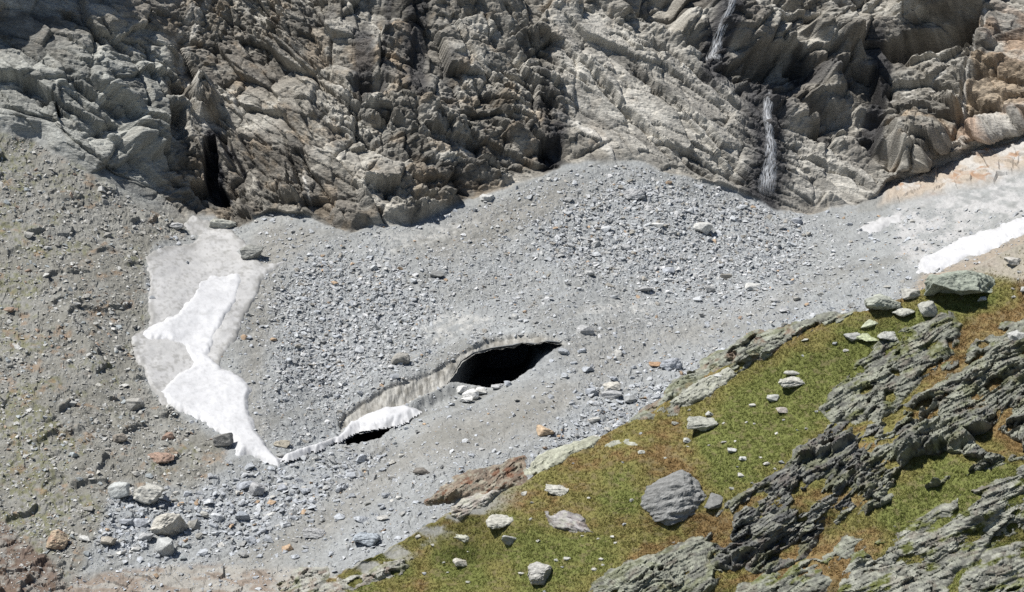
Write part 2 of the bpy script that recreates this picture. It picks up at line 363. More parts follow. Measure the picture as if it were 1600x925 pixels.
sd_hol = poly_sd(P_HOL, WU2, WV2, 60)

X = base[..., 0].astype(F32); Y = base[..., 1].astype(F32)
g = 1 - mc
und = 0.9 * fbm(X / 16, Y / 22, 600, 3)
fl = facet(X / 1.5, Y / 2.4, 610, 1.0)[0]; fl2 = facet(X / 0.75, Y / 1.3, 620, 1.0)[0]
# where the surface is blocky and where it is silt
blk_p = [([(425,470),(470,410),(560,395),(640,420),(690,480),(660,560),(560,600),(540,625),(440,610)], 1.0),
         ([(560,430),(800,400),(900,440),(880,500),(700,480),(600,470)], 0.5),
         ([(880,330),(960,270),(1080,285),(1230,340),(1290,420),(1150,470),(1000,460),(900,420),(820,400)], 1.0),
         ([(380,740),(440,735),(560,700),(620,700),(560,760),(450,820),(390,860),(290,850),(230,800),(300,750)], 1.1),
         ([(440,690),(520,670),(540,690),(450,715)], 0.9),
         ([(860,690),(950,600),(1050,560),(1120,540),(1080,600),(990,660),(930,720),(850,730)], 1.0),
         ([(560,800),(680,720),(780,700),(860,690),(820,740),(700,800),(600,860),(530,870)], 0.5),
         ([(1050,560),(1200,480),(1330,440),(1440,440),(1340,480),(1200,530),(1110,580)], 0.6),
         ([(120,790),(200,750),(300,760),(310,850),(200,880),(120,840)], 0.8),
         ([(1000,500),(1200,440),(1300,420),(1180,500),(1000,560),(900,580),(890,540)], 0.45)]
blocky = np.zeros(U.shape, F32)
for P, a_ in blk_p: blocky = np.maximum(blocky, a_ * sst(-40, 34, poly_sd(P, U + 40 * fbm(U / 40, V / 40, 71, 4), V + 30 * fbm(U / 40, V / 40, 81, 4), 80)))
rough = 0.22 + 0.75 * blocky
lr = sst(-10, 10, sd_left)
rough = rough * (1 - lr) + lr * (0.5 + 0.35 * fbm(U / 60, V / 60, 91, 3))
flow = fbm((X * 0.8 + Y * 0.6) / 9, (Y * 0.8 - X * 0.6) / 1.4, 640, 3)
Hg = und + rough * (0.55 * fl + 0.28 * fl2) + 0.10 * fbm(X / 0.7, Y / 1.0, 630, 2) + 0.18 * flow
# rounded rim above the ice, worn slab on the right, ledges in the left scree
slabR = poly_sd([(1385,300),(1400,282),(1450,265),(1500,243),(1600,214),(1900,150),(1900,260),(1600,268),(1540,290),(1480,300),(1400,318),(1378,322)], WU, WV, 60)
mr_ = sst(-9, 12, slabR)
c_, s_ = math.cos(R(25)), math.sin(R(25)); xr = A * c_ + B * s_; yr = -A * s_ + B * c_
Hg = Hg * (1 - mr_) + mr_ * (0.9 * facet(xr / 7, yr / 1.9, 650, 1.4)[0] + .5 * facet(xr / 3, yr / .8, 651, 1.4)[0] + .3 * tri(xr / 1.5, yr / .6, 652) + 0.2 * fbm(xr / 3, yr / 0.5, 655, 3) + 0.6)
def gdent(P, amp, soft):
    s = poly_sd(P, WU2, WV2, 60); return amp * sst(-soft * .3, soft, s)
Hg += gdent([(625,650),(650,630),(690,606),(714,602),(728,612),(715,625),(690,640),(655,652)], -1.6, 10)
f_, e_, r_ = facet((X * .8 - Y * .6) / 3.6 + .6 * vn(X / 3, Y / 3, 682), (X * .6 + Y * .8) / 5.5, 680, 2.0); Hg += lr * (r_ > .84) * (.5 + .6 * f_) * sst(.04, .3, e_)
Hg += gdent([(85,492),(105,492),(150,545),(160,570),(135,558),(105,522)], 1.4, 8)
Hg += gdent([(-20,385),(20,380),(40,392),(10,400)], .8, 6)
Hg += gdent([(355,392),(375,386),(400,392),(412,405),(395,412),(375,405)], 1.5, 8)
P_SNOWALL = [[(290,342),(330,345),(365,362),(350,368),(312,364)]]
P_S1 = [(330,432),(372,430),(378,445),(370,475),(352,505),(338,530),(325,556),(345,575),(375,588),(392,608),(385,630),(392,650),(405,680),(420,705),(440,718),(436,728),(415,722),(395,712),(370,712),(365,692),(335,668),(300,648),(268,632),(250,612),(262,596),(280,578),(300,565),(288,545),(262,534),(235,530),(215,522),(240,508),(280,495),(296,470),(312,442)]
P_S2 = [(228,402),(255,388),(300,378),(315,365),(288,350),(300,338),(330,345),(362,362),(380,378),(392,400),(410,418),(425,415),(445,410),(430,425),(410,440),(400,470),(380,500),(370,530),(352,550),(340,575),(310,600),(285,640),(255,625),(232,590),(210,550),(205,525),(235,510),(232,470),(236,440)]
P_S3 = [(445,712),(490,697),(530,682),(548,664),(575,648),(605,637),(635,638),(662,650),(640,660),(615,669),(590,674),(560,677),(543,684),(520,695),(480,712),(455,722),(438,722)]
P_S4 = [(1432,430),(1440,405),(1480,385),(1530,362),(1560,352),(1600,336),(1700,300),(1700,330),(1600,364),(1560,385),(1500,412),(1460,425)]
P_S5 = [(1340,362),(1352,352),(1380,345),(1415,332),(1408,345),(1380,357)]
WU3 = U + 3.2 * fbm(U / 9, V / 9, 921, 4) + 4 * fbm(U / 24, V / 24, 922, 2); WV3 = V + 3.2 * fbm(U / 9, V / 7, 971, 4) + 3 * fbm(U / 24, V / 24, 972, 2)
sdS = [poly_sd(P, WU3, WV3, 60) for P in (P_S1, P_S2, P_S3, P_S4, P_S5)]
snowm = np.zeros(U.shape, F32)
for s in sdS: snowm = np.maximum(snowm, sst(-4, 8, s))
snowm[(sdS[0] < 0) & (sdS[2] < 0) & (sdS[3] < 0) & (sdS[4] < 0)] *= 0.75
Hg = Hg * (1 - 0.85 * snowm) + 0.85 * snowm * und
icem = sst(-3, 3, sd_ice)
flute = 0.22 * fbm(U / 7, V / 16, 660, 3) + 0.25 * tri(U / 16, V / 14, 661)
Hg = Hg * (1 - icem) + icem * (und - 0.4 - .35 * sst(0, 3, sd_ice) + flute)
Hg += 0.5 * facet(X / 3 + .5 * B, B / .8, 671, 1.3)[0] * np.clip(sst(-6, 8, poly_sd([(115,905),(200,890),(320,880),(420,888),(520,885),(540,1100),(60,1100)], WU, WV, 60)) + sst(-6, 8, poly_sd([(-900,800),(0,808),(45,845),(85,885),(110,930),(110,1200),(-900,1200)], WU, WV, 60)), 0, 1)
Hdis = Hdis + (g * Hg).astype(F32)
terr = base + Nm * Hdis[..., None]

# ------------------------------------------------------------------ far side: colours of the stone itself
def lerp(a, b, t): return a * (1 - t[..., None]) + b * t[..., None]
C = np.zeros(U.shape + (4,), F32); C[..., 3] = 0.92
C3 = np.zeros(U.shape + (3,), np.float64)
silt = np.array([.248, .250, .236]); blue = np.array([.285, .297, .300]); brown = np.array([.210, .200, .176]); pale = np.array([.47, .46, .43])
C3[:] = silt
C3 = lerp(C3, blue, np.clip(0.40 + 0.5 * blocky + 0.35 * fbm(U / 70, V / 60, 700, 4), 0, 1))
brn = [[(395,370),(430,350),(500,370),(480,400),(440,420),(420,520),(395,640),(420,660),(400,700),(380,600),(385,480)],
       [(650,380),(760,325),(880,285),(920,300),(860,345),(760,395),(680,405)],
       [(540,700),(640,690),(760,640),(880,600),(980,570),(900,640),(800,690),(640,740),(500,840),(400,890),(330,880),(420,840)],
       [(880,545),(960,515),(1150,490),(1280,440),(1200,490),(1000,560),(920,590)]]
bm = np.zeros(U.shape)
for P in brn: bm = np.maximum(bm, sst(-25, 20, poly_sd(P, U + 14 * fbm(U / 30, V / 20, 72, 3), V + 14 * fbm(U / 30, V / 20, 82, 3), 60)))
C3 = lerp(C3, brown * 1.08, 0.7 * bm * (1 - 0.7 * blocky))
stk = fbm((U * .93 - V * .36) / 60, (U * .36 + V * .93) / 7, 704, 4); C3 *= (1 + .16 * stk * (1 - .6 * blocky))[..., None]
C3 = lerp(C3, np.array([.185, .182, .165]), .55 * sst(.12, .42, fbm((U * .93 - V * .36) / 90, (U * .36 + V * .93) / 22, 703, 4)) * (1 - .8 * blocky))
icep = [[(640,520),(680,488),(740,485),(790,500),(740,515),(690,540)], [(900,490),(960,470),(1020,475),(1000,490),(930,500)], [(590,370),(700,350),(790,340),(700,375),(610,400)], [(520,440),(620,400),(600,420)]]
im = np.zeros(U.shape)
for P in icep: im = np.maximum(im, sst(-12, 14, poly_sd(P, U + 12 * fbm(U / 18, V / 12, 73, 3), V + 8 * fbm(U / 18, V / 12, 83, 3), 40)))
C3 = lerp(C3, pale, 0.55 * im * sst(-.25, .35, fbm(U / 8, V / 5, 705, 3)))
# left scree: warm grey, moss and rust
lc = lerp(np.broadcast_to(np.array([.190, .184, .160]), C3.shape), np.array([.234, .230, .208]), sst(-.4, .5, fbm(U / 25, V / 18, 710, 4)))
moss = sst(.02, .45, fbm(U / 42, V / 26, 720, 4) + 0.55 * sst(170, 0, U) - 0.22 + 0.25 * sst(120, 30, np.abs(U - 90 + 0) + 0) * sst(520, 700, V))
lc = lerp(lc, np.array([.145, .146, .065]), 0.65 * moss * sst(-.3, .4, fbm(U / 6, V / 5, 725, 3)))
lc = lerp(lc, np.array([.26, .17, .10]), 0.5 * sst(.25, .6, fbm(U / 20, V / 12, 730, 4)))
C3 = lerp(C3, lc, lr)
# right: tan slab and dusty snow-washed slope
C3 = lerp(C3, lerp(np.broadcast_to(np.array([.37, .315, .255]), C3.shape), lerp(np.broadcast_to(np.array([.42, .40, .37]), C3.shape), np.array([.31, .20, .13]), sst(.1, .4, fbm(U / 22, V / 7, 743, 3))), sst(-.15, .3, fbm(xr / 4, yr / .9, 742, 4))), mr_ * .95)
C3 = lerp(C3, np.array([.46, .45, .44]), 0.6 * sst(-10, 10, poly_sd([(1400,330),(1500,300),(1600,270),(1700,240),(1700,300),(1600,335),(1520,360),(1420,420),(1400,400)], WU, WV, 60)) * sst(-.5, .3, fbm(U / 14, V / 6, 741, 3)))
C3 = lerp(C3, np.array([.29, .25, .20]), sst(-8, 8, poly_sd([(1440,430),(1500,412),(1600,365),(1700,330),(1800,500),(1400,500)], WU, WV, 60)))
# bottom band of worn rock, rusty bank bottom left
bot = sst(-6, 8, poly_sd([(115,905),(200,890),(320,880),(420,888),(520,885),(540,1100),(60,1100)], WU, WV, 60))
C3 = lerp(C3, lerp(np.broadcast_to(np.array([.30, .285, .255]), C3.shape), np.array([.235, .195, .16]), sst(-.15, .3, fbm(U / 34, V / 9, 745, 4))), bot)
rust = sst(-6, 8, poly_sd([(-900,800),(0,808),(45,845),(85,885),(110,930),(110,1200),(-900,1200)], WU, WV, 60))
C3 = lerp(C3, lerp(np.broadcast_to(np.array([.145, .105, .082]), C3.shape), np.array([.23, .21, .185]), sst(-.1, .3, fbm(U / 16, V / 8, 746, 4))), 0.9 * rust)
# snow-stained ground and ice
ic = lerp(np.broadcast_to(np.array([.315, .305, .275]), C3.shape), np.array([.19, .18, .155]), sst(-.2, .45, fbm(U / 7, V / 10, 750, 3)))
C3 = lerp(C3, ic, icem)
# cliff colours
cl = lerp(np.broadcast_to(np.array([.235, .220, .192]), C3.shape), np.array([.37, .355, .32]), sst(-.35, .45, fbm(A / 6 + B / 9, B / 4, 760, 5)))
cl = lerp(cl, np.array([.17, .155, .135]), 0.75 * sst(.05, .45, fbm(A / 12, B / 8, 765, 4)))
och = .6 * sst(.16, .45, fbm(A / 5, B / 3.5, 772, 4)) * (U < 960) + sst(.22, .5, fbm(A / 9, B / 6, 770, 4) + 0.55 * sst(-40, 60, poly_sd([(480,0),(560,-20),(640,0),(640,130),(560,120),(500,80)], U, V, 60)) - .25
          + 0.8 * sst(-30, 40, poly_sd([(1380,170),(1480,180),(1500,30),(1640,0),(1640,220),(1500,240),(1400,270),(1370,220)], U, V, 60)) - .2)
cl = lerp(cl, np.array([.30, .235, .165]), 0.75 * np.clip(och, 0, 1))
red = sst(-14, 14, poly_sd([(1485,195),(1530,170),(1600,155),(1700,140),(1700,210),(1600,215),(1500,240),(1490,220)], WU, WV, 60)) + .7 * sst(-14, 14, poly_sd([(1530,20),(1600,10),(1700,0),(1700,120),(1560,110),(1540,70)], WU, WV, 60))
cl = lerp(cl, lerp(np.broadcast_to(np.array([.31, .225, .17]), C3.shape), np.array([.30, .285, .26]), sst(-.1, .35, fbm(A / 5, B / 2.2, 774, 4))), np.clip(red, 0, 1) * 0.8)
cl = lerp(cl, np.array([.46, .44, .40]), 0.7 * slab_full if False else 0.0 * och)
ss = np.zeros(U.shape); ss[cm] = slab; cl = lerp(cl, np.array([.42, .405, .37]), 0.62 * ss)
lft = np.zeros(U.shape); lft[cm] = zl; cl = lerp(cl, np.array([.335, .345, .325]), 0.75 * lft * sst(20, 110, V))
# quartz veins and pale water-washed streaks
for P, wd, st in [([(325,0),(300,50),(285,100),(300,140),(318,175),(325,210)], 9, .5), ([(300,20),(275,60)], 8, .4), ([(1540,20),(1525,60),(1510,110),(1500,165)], 6, .7), ([(395,25),(470,85),(540,140)], 1.5, .5), ([(468,240),(483,320)], 1.5, .7),
                  ([(870,170),(940,220),(960,250)], 10, .5), ([(1480,115),(1440,128),(1380,142)], 2, .5), ([(1480,135),(1420,145),(1385,150)], 1.5, .5)]:
    D, S, Al = line_sd(P, WU2, WV2, 40); cl = lerp(cl, np.array([.62, .60, .56]), st * sst(wd, wd * .3, D + 3 * fbm(U / 6, V / 6, 775, 2)))
# dark streaks: seepage, with shade under overhangs and in gullies painted in
wet_shade = np.zeros(U.shape)
for P, wd, st in [([(655,-20),(650,60),(655,140)], 26, .8), ([(565,60),(570,140)], 24, .8), ([(610,0),(600,90),(600,140)], 8, .7), ([(700,90),(705,160)], 16, .5), ([(870,200),(862,250)], 26, .9), ([(820,60),(850,120),(860,200)], 10, .6),
                  ([(1134,-14),(1124,50),(1118,112)], 34, .92), ([(1190,140),(1205,240),(1190,318)], 50, .9), ([(1255,80),(1270,110),(1330,120)], 18, .75), ([(1365,65),(1380,110),(1370,180),(1360,220)], 24, .9), ([(1230,150),(1300,180),(1350,215)], 16, .7),
                  ([(330,205),(333,250),(328,300)], 17, 1.0), ([(315,292),(350,304)], 12, 1.0), ([(345,208),(372,262)], 7, 1.0), ([(830,150),(880,175)], 10, .6), ([(500,180),(540,240)], 8, .5), ([(520,20),(480,40)], 14, .5), ([(150,20),(60,60)], 30, .3)]:
    D, S, Al = line_sd(P, WU2 + 6 * fbm(U / 9, V / 30, 780, 2), WV2, 70); wet_shade = np.maximum(wet_shade, st * sst(wd, wd * .35, D))
cl = lerp(cl, np.array([.030, .030, .034]), wet_shade)
an = R(-30); q1 = A * math.cos(an) + B * math.sin(an); q2 = -A * math.sin(an) + B * math.cos(an)
cl *= (.93 + .22 * fbm(q1 / 7, q2 / .9, 785, 3) + .62 * tint + .10 * (h32(np.floor(q1 / .6), np.floor(q2 / .35), 787) - .5))[..., None] * np.array([1.0, .99, .965])
C3 = lerp(C3, cl, mc)
C3 *= (1 + 0.10 * fbm(U / 4, V / 3, 790, 2))[..., None]
C3 *= (1 + (0.12 * (h32(np.floor(U / 3.1 + .4 * V), np.floor(V / 2.1), 791) - .5) +   .10 * (h32(np.floor(U / STEP), np.floor(V / STEP), 792) - .5)) * (1 - .65 * mc))[..., None]
C[..., :3] = C3
C[..., 3] = 0.92 - 0.45 * wet_shade * mc

# ------------------------------------------------------------------ split the far side into its objects
nv_, nu_ = U.shape
idx = np.arange(nv_ * nu_).reshape(nv_, nu_)
quads = np.stack([idx[:-1, :-1], idx[1:, :-1], idx[1:, 1:], idx[:-1, 1:]], -1).reshape(-1, 4)
def fm(S): return 0.25 * (S[:-1, :-1] + S[1:, :-1] + S[1:, 1:] + S[:-1, 1:]).ravel()
lab = np.full(len(quads), 3, np.int8)
lab[fm(sd_left) > 0] = 2; lab[fm(sd_gla) > 0] = 1; lab[fm(sd_clf) > 0] = 0; lab[fm(sd_ice) > 0] = 4
def snap(sd, lev):
    global terr
    gv_, gu_ = np.gradient(sd, vs, us); gl = gu_ ** 2 + gv_ ** 2 + 1e-6; m = (np.abs(sd - lev) < STEP * .75) & (gl > .2)
    k = (sd[m] - lev) / gl[m]; t2 = terr.copy(); t2[m] = bil(terr, us, vs, U[m] - gu_[m] * k, V[m] - gv_[m] * k); terr = t2
    o = sd.copy(); o[m] = lev; return o
def hole(sd, lev):
    a_ = np.stack([sd[:-1, :-1], sd[1:, :-1], sd[1:, 1:], sd[:-1, 1:]]); return ((a_.min(0) >= lev - .01) & (a_.max(0) > lev + .01)).ravel()
lab[hole(snap(sd_cave, 1.0), 1.0)] = 9; lab[hole(snap(sd_hol, .5), .5)] = 9
T2 = terr.reshape(-1, 3); C2 = C.reshape(-1, 4)
link('cliff', sub_mesh('cliff', T2, quads[lab == 0], C2, False, M_cliff), kind='structure')
link('scree_slope', sub_mesh('scree_slope', T2, quads[lab == 2], C2, False, M_debris), kind='structure')
link('ground', sub_mesh('ground', T2, quads[lab == 3], C2, False, M_debris), kind='structure')
gla = link('glacier', sub_mesh('glacier', T2, quads[lab == 1], C2, False, M_debris), label='debris-covered glacier tongue with a dark ice cave in its lower edge', cat='glacier')
link('ice_edge', sub_mesh('ice_edge', T2, quads[lab == 4], C2, False, M_ice), gla, label='pale banded bare ice along the cave roof and lower edge')
print('terrain', round(time.time() - T0, 1))

def ter(u, v): return bil(terr, us, vs, np.asarray(u, float), np.asarray(v, float))
def ter_base(u, v): return bil(base, us, vs, np.asarray(u, float), np.asarray(v, float))

def tunnel(name, P, depth, shrink, drop, parent, seed, grow=2.2, basecol=(.02, .02, .022)):
    P = np.array(P, float); q = []
    for k in range(len(P)):
        a_, b_ = P[k], P[(k + 1) % len(P)]; n = max(1, int(np.hypot(*(b_ - a_)) / 4))
        q += [a_ + (b_ - a_) * i / n for i in range(n)]
    q = np.array(q); ctr = q.mean(0); dirn = q - ctr; q = q + dirn / (np.linalg.norm(dirn, axis=1, keepdims=True) + 1e-6) * grow
    ring = ter_base(q[:, 0], q[:, 1]); ring = ring + np.array([0, .25, 0]); c3 = ring.mean(0)
    ring[:, 1] = ring[:, 1]; K = 14; pts = []; n = len(q)
    for k in range(K + 1):
        t = k / K; s = 1 + 0.10 * math.sin(min(t * 6, 1) * 1.57) - shrink * t
        r = (ring - c3) * s; r[:, 1] *= (1 - t)
        r = r + c3 + np.array([depth * 0.05 * t, depth * t, -drop * t])
        r[:, 2] -= drop * .9 * sst(0, .16, t) * sst(.5, -1.5, (ring - c3)[:, 2])
        r = r + (0.5 * np.stack([fbm(np.arange(n) / 5.0, np.full(n, k * .7), seed + i, 3) for i in range(3)], 1)) * min(1, t * 6)
        pts.append(r)
    co = np.concatenate(pts + [pts[-1].mean(0, keepdims=True)]); fs = []
    for k in range(K):
        for i in range(n):
            j = (i + 1) % n; fs.append((k * n + i, k * n + j, (k + 1) * n + j, (k + 1) * n + i))
    for i in range(n): fs.append((K * n + i, K * n + (i + 1) % n, len(co) - 1, len(co) - 1))
    fs = np.array(fs); q4 = fs[:-n]; t3 = fs[-n:, :3]
    me = bpy.data.meshes.new(name); me.from_pydata(co.tolist(), [], q4.tolist() + t3.tolist())
    at = me.color_attributes.new('Col', 'FLOAT_COLOR', 'POINT'); cc = np.ones((len(co), 4), F32); cc[:, :3] = basecol; at.data.foreach_set('color', cc.ravel())
    me.materials.append(M_dark); return link(name, me, parent)
tunnel('cave_interior', P_CAVE, 42, 0.45, 6, gla, 41, basecol=(.16, .17, .175))

# ------------------------------------------------------------------ snow
def snow_sheet(name, P, sd_grid, thick, label, colr, dirt=0.0, seed=0, rim=8.0, group=None):
    P = np.array(P, float); u0, u1, v0, v1 = P[:, 0].min() - 8, P[:, 0].max() + 8, P[:, 1].min() - 8, P[:, 1].max() + 8
    i0, i1 = np.searchsorted(us, [u0, u1]); j0, j1 = np.searchsorted(vs, [v0, v1]); i1 = min(i1, len(us) - 1); j1 = min(j1, len(vs) - 1)
    sl_ = (slice(j0, j1), slice(i0, i1)); s = sd_grid[sl_]; Uu, Vv = U[sl_], V[sl_]; xx, yy = X[sl_], Y[sl_]
    lift = thick * sst(-1.0, rim, s) ** (1.0 if seed == 3 else .7) - 0.12 + .13 * np.minimum(s, 0)
    lift = lift + 0.10 * fbm(xx / 1.6, yy / 1.6, 810 + seed, 3) + (.12 if seed == 3 else .30) * fbm(xx / 6, yy / 8, 820 + seed, 3) + (.35 if seed == 3 else 0) + 0.22 * g[sl_]
    und_ = und[sl_]
    co = base[sl_] + Nm[sl_] * (und_ * 0.9 + lift)[..., None]
    cc = np.ones(s.shape + (4,)); cc[..., :3] = colr
    dm = dirt * (.35 * sst(-.3, .5, fbm(Uu / 26 + Vv / 60, Vv / 9, 830 + seed, 4)) + .75 * sst(.05, .5, fbm(Uu / 4.5, Vv / 2.6, 835 + seed, 3) + .35 * fbm(Uu / 22, Vv / 14, 836 + seed, 2))) * np.clip(1.2 - 0.0 * s, 0, 1) + 0.35 * sst(5, 0, s) * sst(-.2, .4, fbm(Uu / 5, Vv / 4, 840 + seed, 2))
    if seed == 1: dm = dm + .9 * sst(16, 0, s) * sst(-.35, .25, fbm(Uu / 8, Vv / 6, 848, 3))
    cc[..., :3] = lerp(cc[..., :3], np.array([.25, .245, .23]), np.clip(dm, 0, .85))
    cc[..., :3] *= (1 + .10 * fbm(Uu / 14, Vv / 8, 845 + seed, 4) - .10 * sst(.2, .5, fbm(Uu / 4, Vv / 2.5, 846 + seed, 2)))[..., None]
    n, m = s.shape; ix = np.arange(n * m).reshape(n, m)
    qd = np.stack([ix[:-1, :-1], ix[1:, :-1], ix[1:, 1:], ix[:-1, 1:]], -1).reshape(-1, 4)
    keep = 0.25 * (s[:-1, :-1] + s[1:, :-1] + s[1:, 1:] + s[:-1, 1:]).ravel() > (-1.0 if seed == 3 else -5)
    return link(name, sub_mesh(name, co.reshape(-1, 3), qd[keep], cc.reshape(-1, 4), True, M_snow), label=label, cat='snow patch', group=group)
WH = (.53, .53, .533)
snow_sheet('snow_patch', P_S2, sdS[1], 0.28, 'grey grit-covered old snow around the upper end of the white snow tongue', (.43, .425, .415), 0.75, 1, 4)
snow_sheet('snow_patch', P_S1, sdS[0], 0.60, 'long clean white snow tongue narrowing down the gully left of the glacier', WH, 0.16, 2)
snow_sheet('snow_patch', P_S3, sdS[2], 1.0, 'white snow bridge over a dark hollow below the ice edge', WH, 0.0, 3, 9)
snow_sheet('snow_patch', P_S4, sdS[3], 0.5, 'large bright snow strip slanting down at the right above the grassy ridge', WH, 0.16, 4)
snow_sheet('snow_patch', P_S5, sdS[4], 0.35, 'small snow patch at the foot of the tan slab right of the glacier', (.46, .458, .455), 0.15, 5, 5)
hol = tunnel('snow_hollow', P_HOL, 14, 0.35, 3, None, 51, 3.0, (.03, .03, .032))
hol['kind'] = 'structure'; 

# ------------------------------------------------------------------ near hillside
def f_near(u, v):
    """forward distance of the ridge's mean slope (one tilted plane with broad swells)"""
    u = np.asarray(u, float); v = np.asarray(v, float); xr = (u - 800) / FPX; br = -(v - 462.5) / FPX
    ry, rz = AX_F[1] + br * AX_U[1], AX_F[2] + br * AX_U[2]
    return 133.0 / (0.36 * xr + 0.40 * ry - 0.84 * rz) * (1 + .018 * vn(u / 240, v / 150, 855) + .008 * vn(u / 90, v / 60, 856))
SIL_U = [100,300,430,520,600,660,700,760,800,860,930,1000,1050,1100,1180,1250,1350,1400,1450,1500,1560,1600,1700,1900]
SIL_V = [1130,1000,925,902,862,826,805,782,764,730,690,652,622,590,548,520,486,470,448,428,402,380,340,250]
nus = np.concatenate([np.arange(100, 420, 8.0), np.arange(420, 1622, 1.7), np.arange(1626, 1900, 9.0)])
silv = np.interp(nus, SIL_U, SIL_V); silv = silv + 5.0 * fbm(nus / 22, nus * 0, 860, 3) + 2.2 * vn(nus / 5, nus * 0, 861)
NB, NR = 16, 360
tt = np.concatenate([-np.linspace(1, 0, NB, endpoint=False) ** 1.0, np.linspace(0, 1, NR) ** 1.15])
NU, TT = np.meshgrid(nus, tt); SV = np.broadcast_to(silv, NU.shape)
NVv = np.where(TT >= 0, SV + TT * (1140 - SV), SV)
cn_u = np.arange(90, 1916, 10.0); cn_v = np.arange(200, 1150, 10.0); CN = f_near(*np.meshgrid(cn_u, cn_v))
nD = bil(CN, cn_u, cn_v, NU, NVv)
nbase = pos(NU, NVv, nD)
back = np.clip(-TT, 0, 1)
nbase[..., 1] += 26 * back; nbase[..., 2] -= 30 * back ** 1.35 + 3 * back; nbase[..., 0] -= 10 * back
nx, ny = nbase[..., 0].astype(F32), nbase[..., 1].astype(F32)
nN = normals(nbase); nN[..., :] = nN
for _ in range(3):
    nN[1:-1] = (nN[:-2] + nN[1:-1] + nN[2:]) / 3
nN /= np.linalg.norm(nN, axis=-1, keepdims=True)
nz = nN.copy(); nN[..., 2] = np.abs(nN[..., 2])
hum = 0.55 * fbm(nx / 7, ny / 10, 870, 4) + 0.16 * fbm(nx / 1.3, ny / 2, 875, 3) + .05 * fbm(nx / .4, ny / .5, 876, 2)
nter = nbase + nN * (hum * sst(0, .02, np.abs(TT) + .004))[..., None]
def turf(u, v):
    """turf colour field at photo pixels (what grows there): green, rust and straw mats"""
    gr = np.zeros(np.shape(u))
    for P, a_ in [([(1100,700),(1180,590),(1300,545),(1440,480),(1580,455),(1480,490),(1320,590),(1290,650),(1200,720),(1130,760)], 1.0), ([(900,770),(950,740),(1000,720),(990,800),(930,800)], .55),
                  ([(700,860),(800,830),(940,850),(960,880),(900,930),(680,930)], .6), ([(1370,770),(1480,720),(1600,740),(1600,800),(1400,860)], .75), ([(1440,925),(1560,850),(1640,840),(1640,940)], .6), ([(560,890),(640,860),(640,920),(540,925)], .5)]:
        gr = np.maximum(gr, a_ * sst(-45, 35, poly_sd(P, u, v, 90)))
    k = gr + 0.5 * fbm(u / 70, v / 34, 880, 4) + .12
    k2 = fbm(u / 22, v / 10, 885, 4)
    k = k - .55 * sst(-30, 40, poly_sd([(1480,640),(1440,560),(1500,510),(1600,440),(1800,380),(1800,640),(1600,700)], u, v, 90)) - .35 * sst(-20, 40, poly_sd([(1100,930),(1130,890),(1300,850),(1420,800),(1440,830),(1330,930)], u, v, 60))
    rustc = np.array([.172, .116, .052]); straw = np.array([.215, .165, .075]); grn = np.array([.128, .140, .044]); ol = np.array([.160, .146, .052])
    c = lerp(np.broadcast_to(rustc, np.shape(u) + (3,)), straw, sst(-.1, .5, k2))
    c = lerp(c, ol, sst(-.15, .25, k + .25 * k2)); c = lerp(c, grn, sst(.25, .75, k + .25 * k2)); return c * 1.2
nC = np.ones(NU.shape + (4,), F32); tc_ = turf(NU, NVv)
nC[..., :3] = tc_ * 0.85
bare = sst(.18, .42, fbm(NU / 9, NVv / 5, 890, 4)) * 0.6 + 0.9 * sst(0, -.05, TT)
nC[..., :3] = lerp(nC[..., :3], np.array([.13, .105, .06]), np.clip(bare, 0, 1))
# gravelly top right by the snow
gv = sst(-8, 10, poly_sd([(1440,440),(1500,412),(1600,362),(1700,320),(1700,440),(1600,440),(1540,430)], NU, NVv, 60))
nC[..., :3] = lerp(nC[..., :3], np.array([.30, .275, .24]), gv * .8)
def rim_gravel(u, v):
    return sst(46, 10, v - np.interp(u, nus, silv)) * sst(-.25, .2, fbm(u / 34, v / 14, 865, 4)) * sst(840, 740, u)
nC[..., :3] = lerp(nC[..., :3], np.array([.25, .247, .225]), rim_gravel(NU, NVv))
nC[..., :3] *= (1 + .3 * (h32(np.floor(NU / 2), np.floor(NVv / 2), 866) - .5))[..., None]
mN, nN_ = NU.shape; ixn = np.arange(mN * nN_).reshape(mN, nN_)
qn = np.stack([ixn[:-1, :-1], ixn[1:, :-1], ixn[1:, 1:], ixn[:-1, 1:]], -1).reshape(-1, 4)
link('hillside', raw_mesh('hillside', nter.reshape(-1, 3), qn, nC.reshape(-1, 4), True, M_soil), kind='structure')
def near_pt(u, v):
    """hillside surface at a photo pixel"""
    u = np.asarray(u, float); v = np.asarray(v, float); s = np.interp(u, nus, silv)
    t = np.clip((v - s) / (1140 - s), 0, 1)
    return bil(nter[NB:], nus, tt[NB:], u, t)
def near_n(u, v):
    s = np.interp(u, nus, silv); t = np.clip((v - s) / (1140 - s), 0, 1); return bil(nN[NB:], nus, tt[NB:], np.asarray(u, float), t)
def near_ok(u, v, m=2): return v > np.interp(u, nus, silv) + m
print('near', round(time.time() - T0, 1))

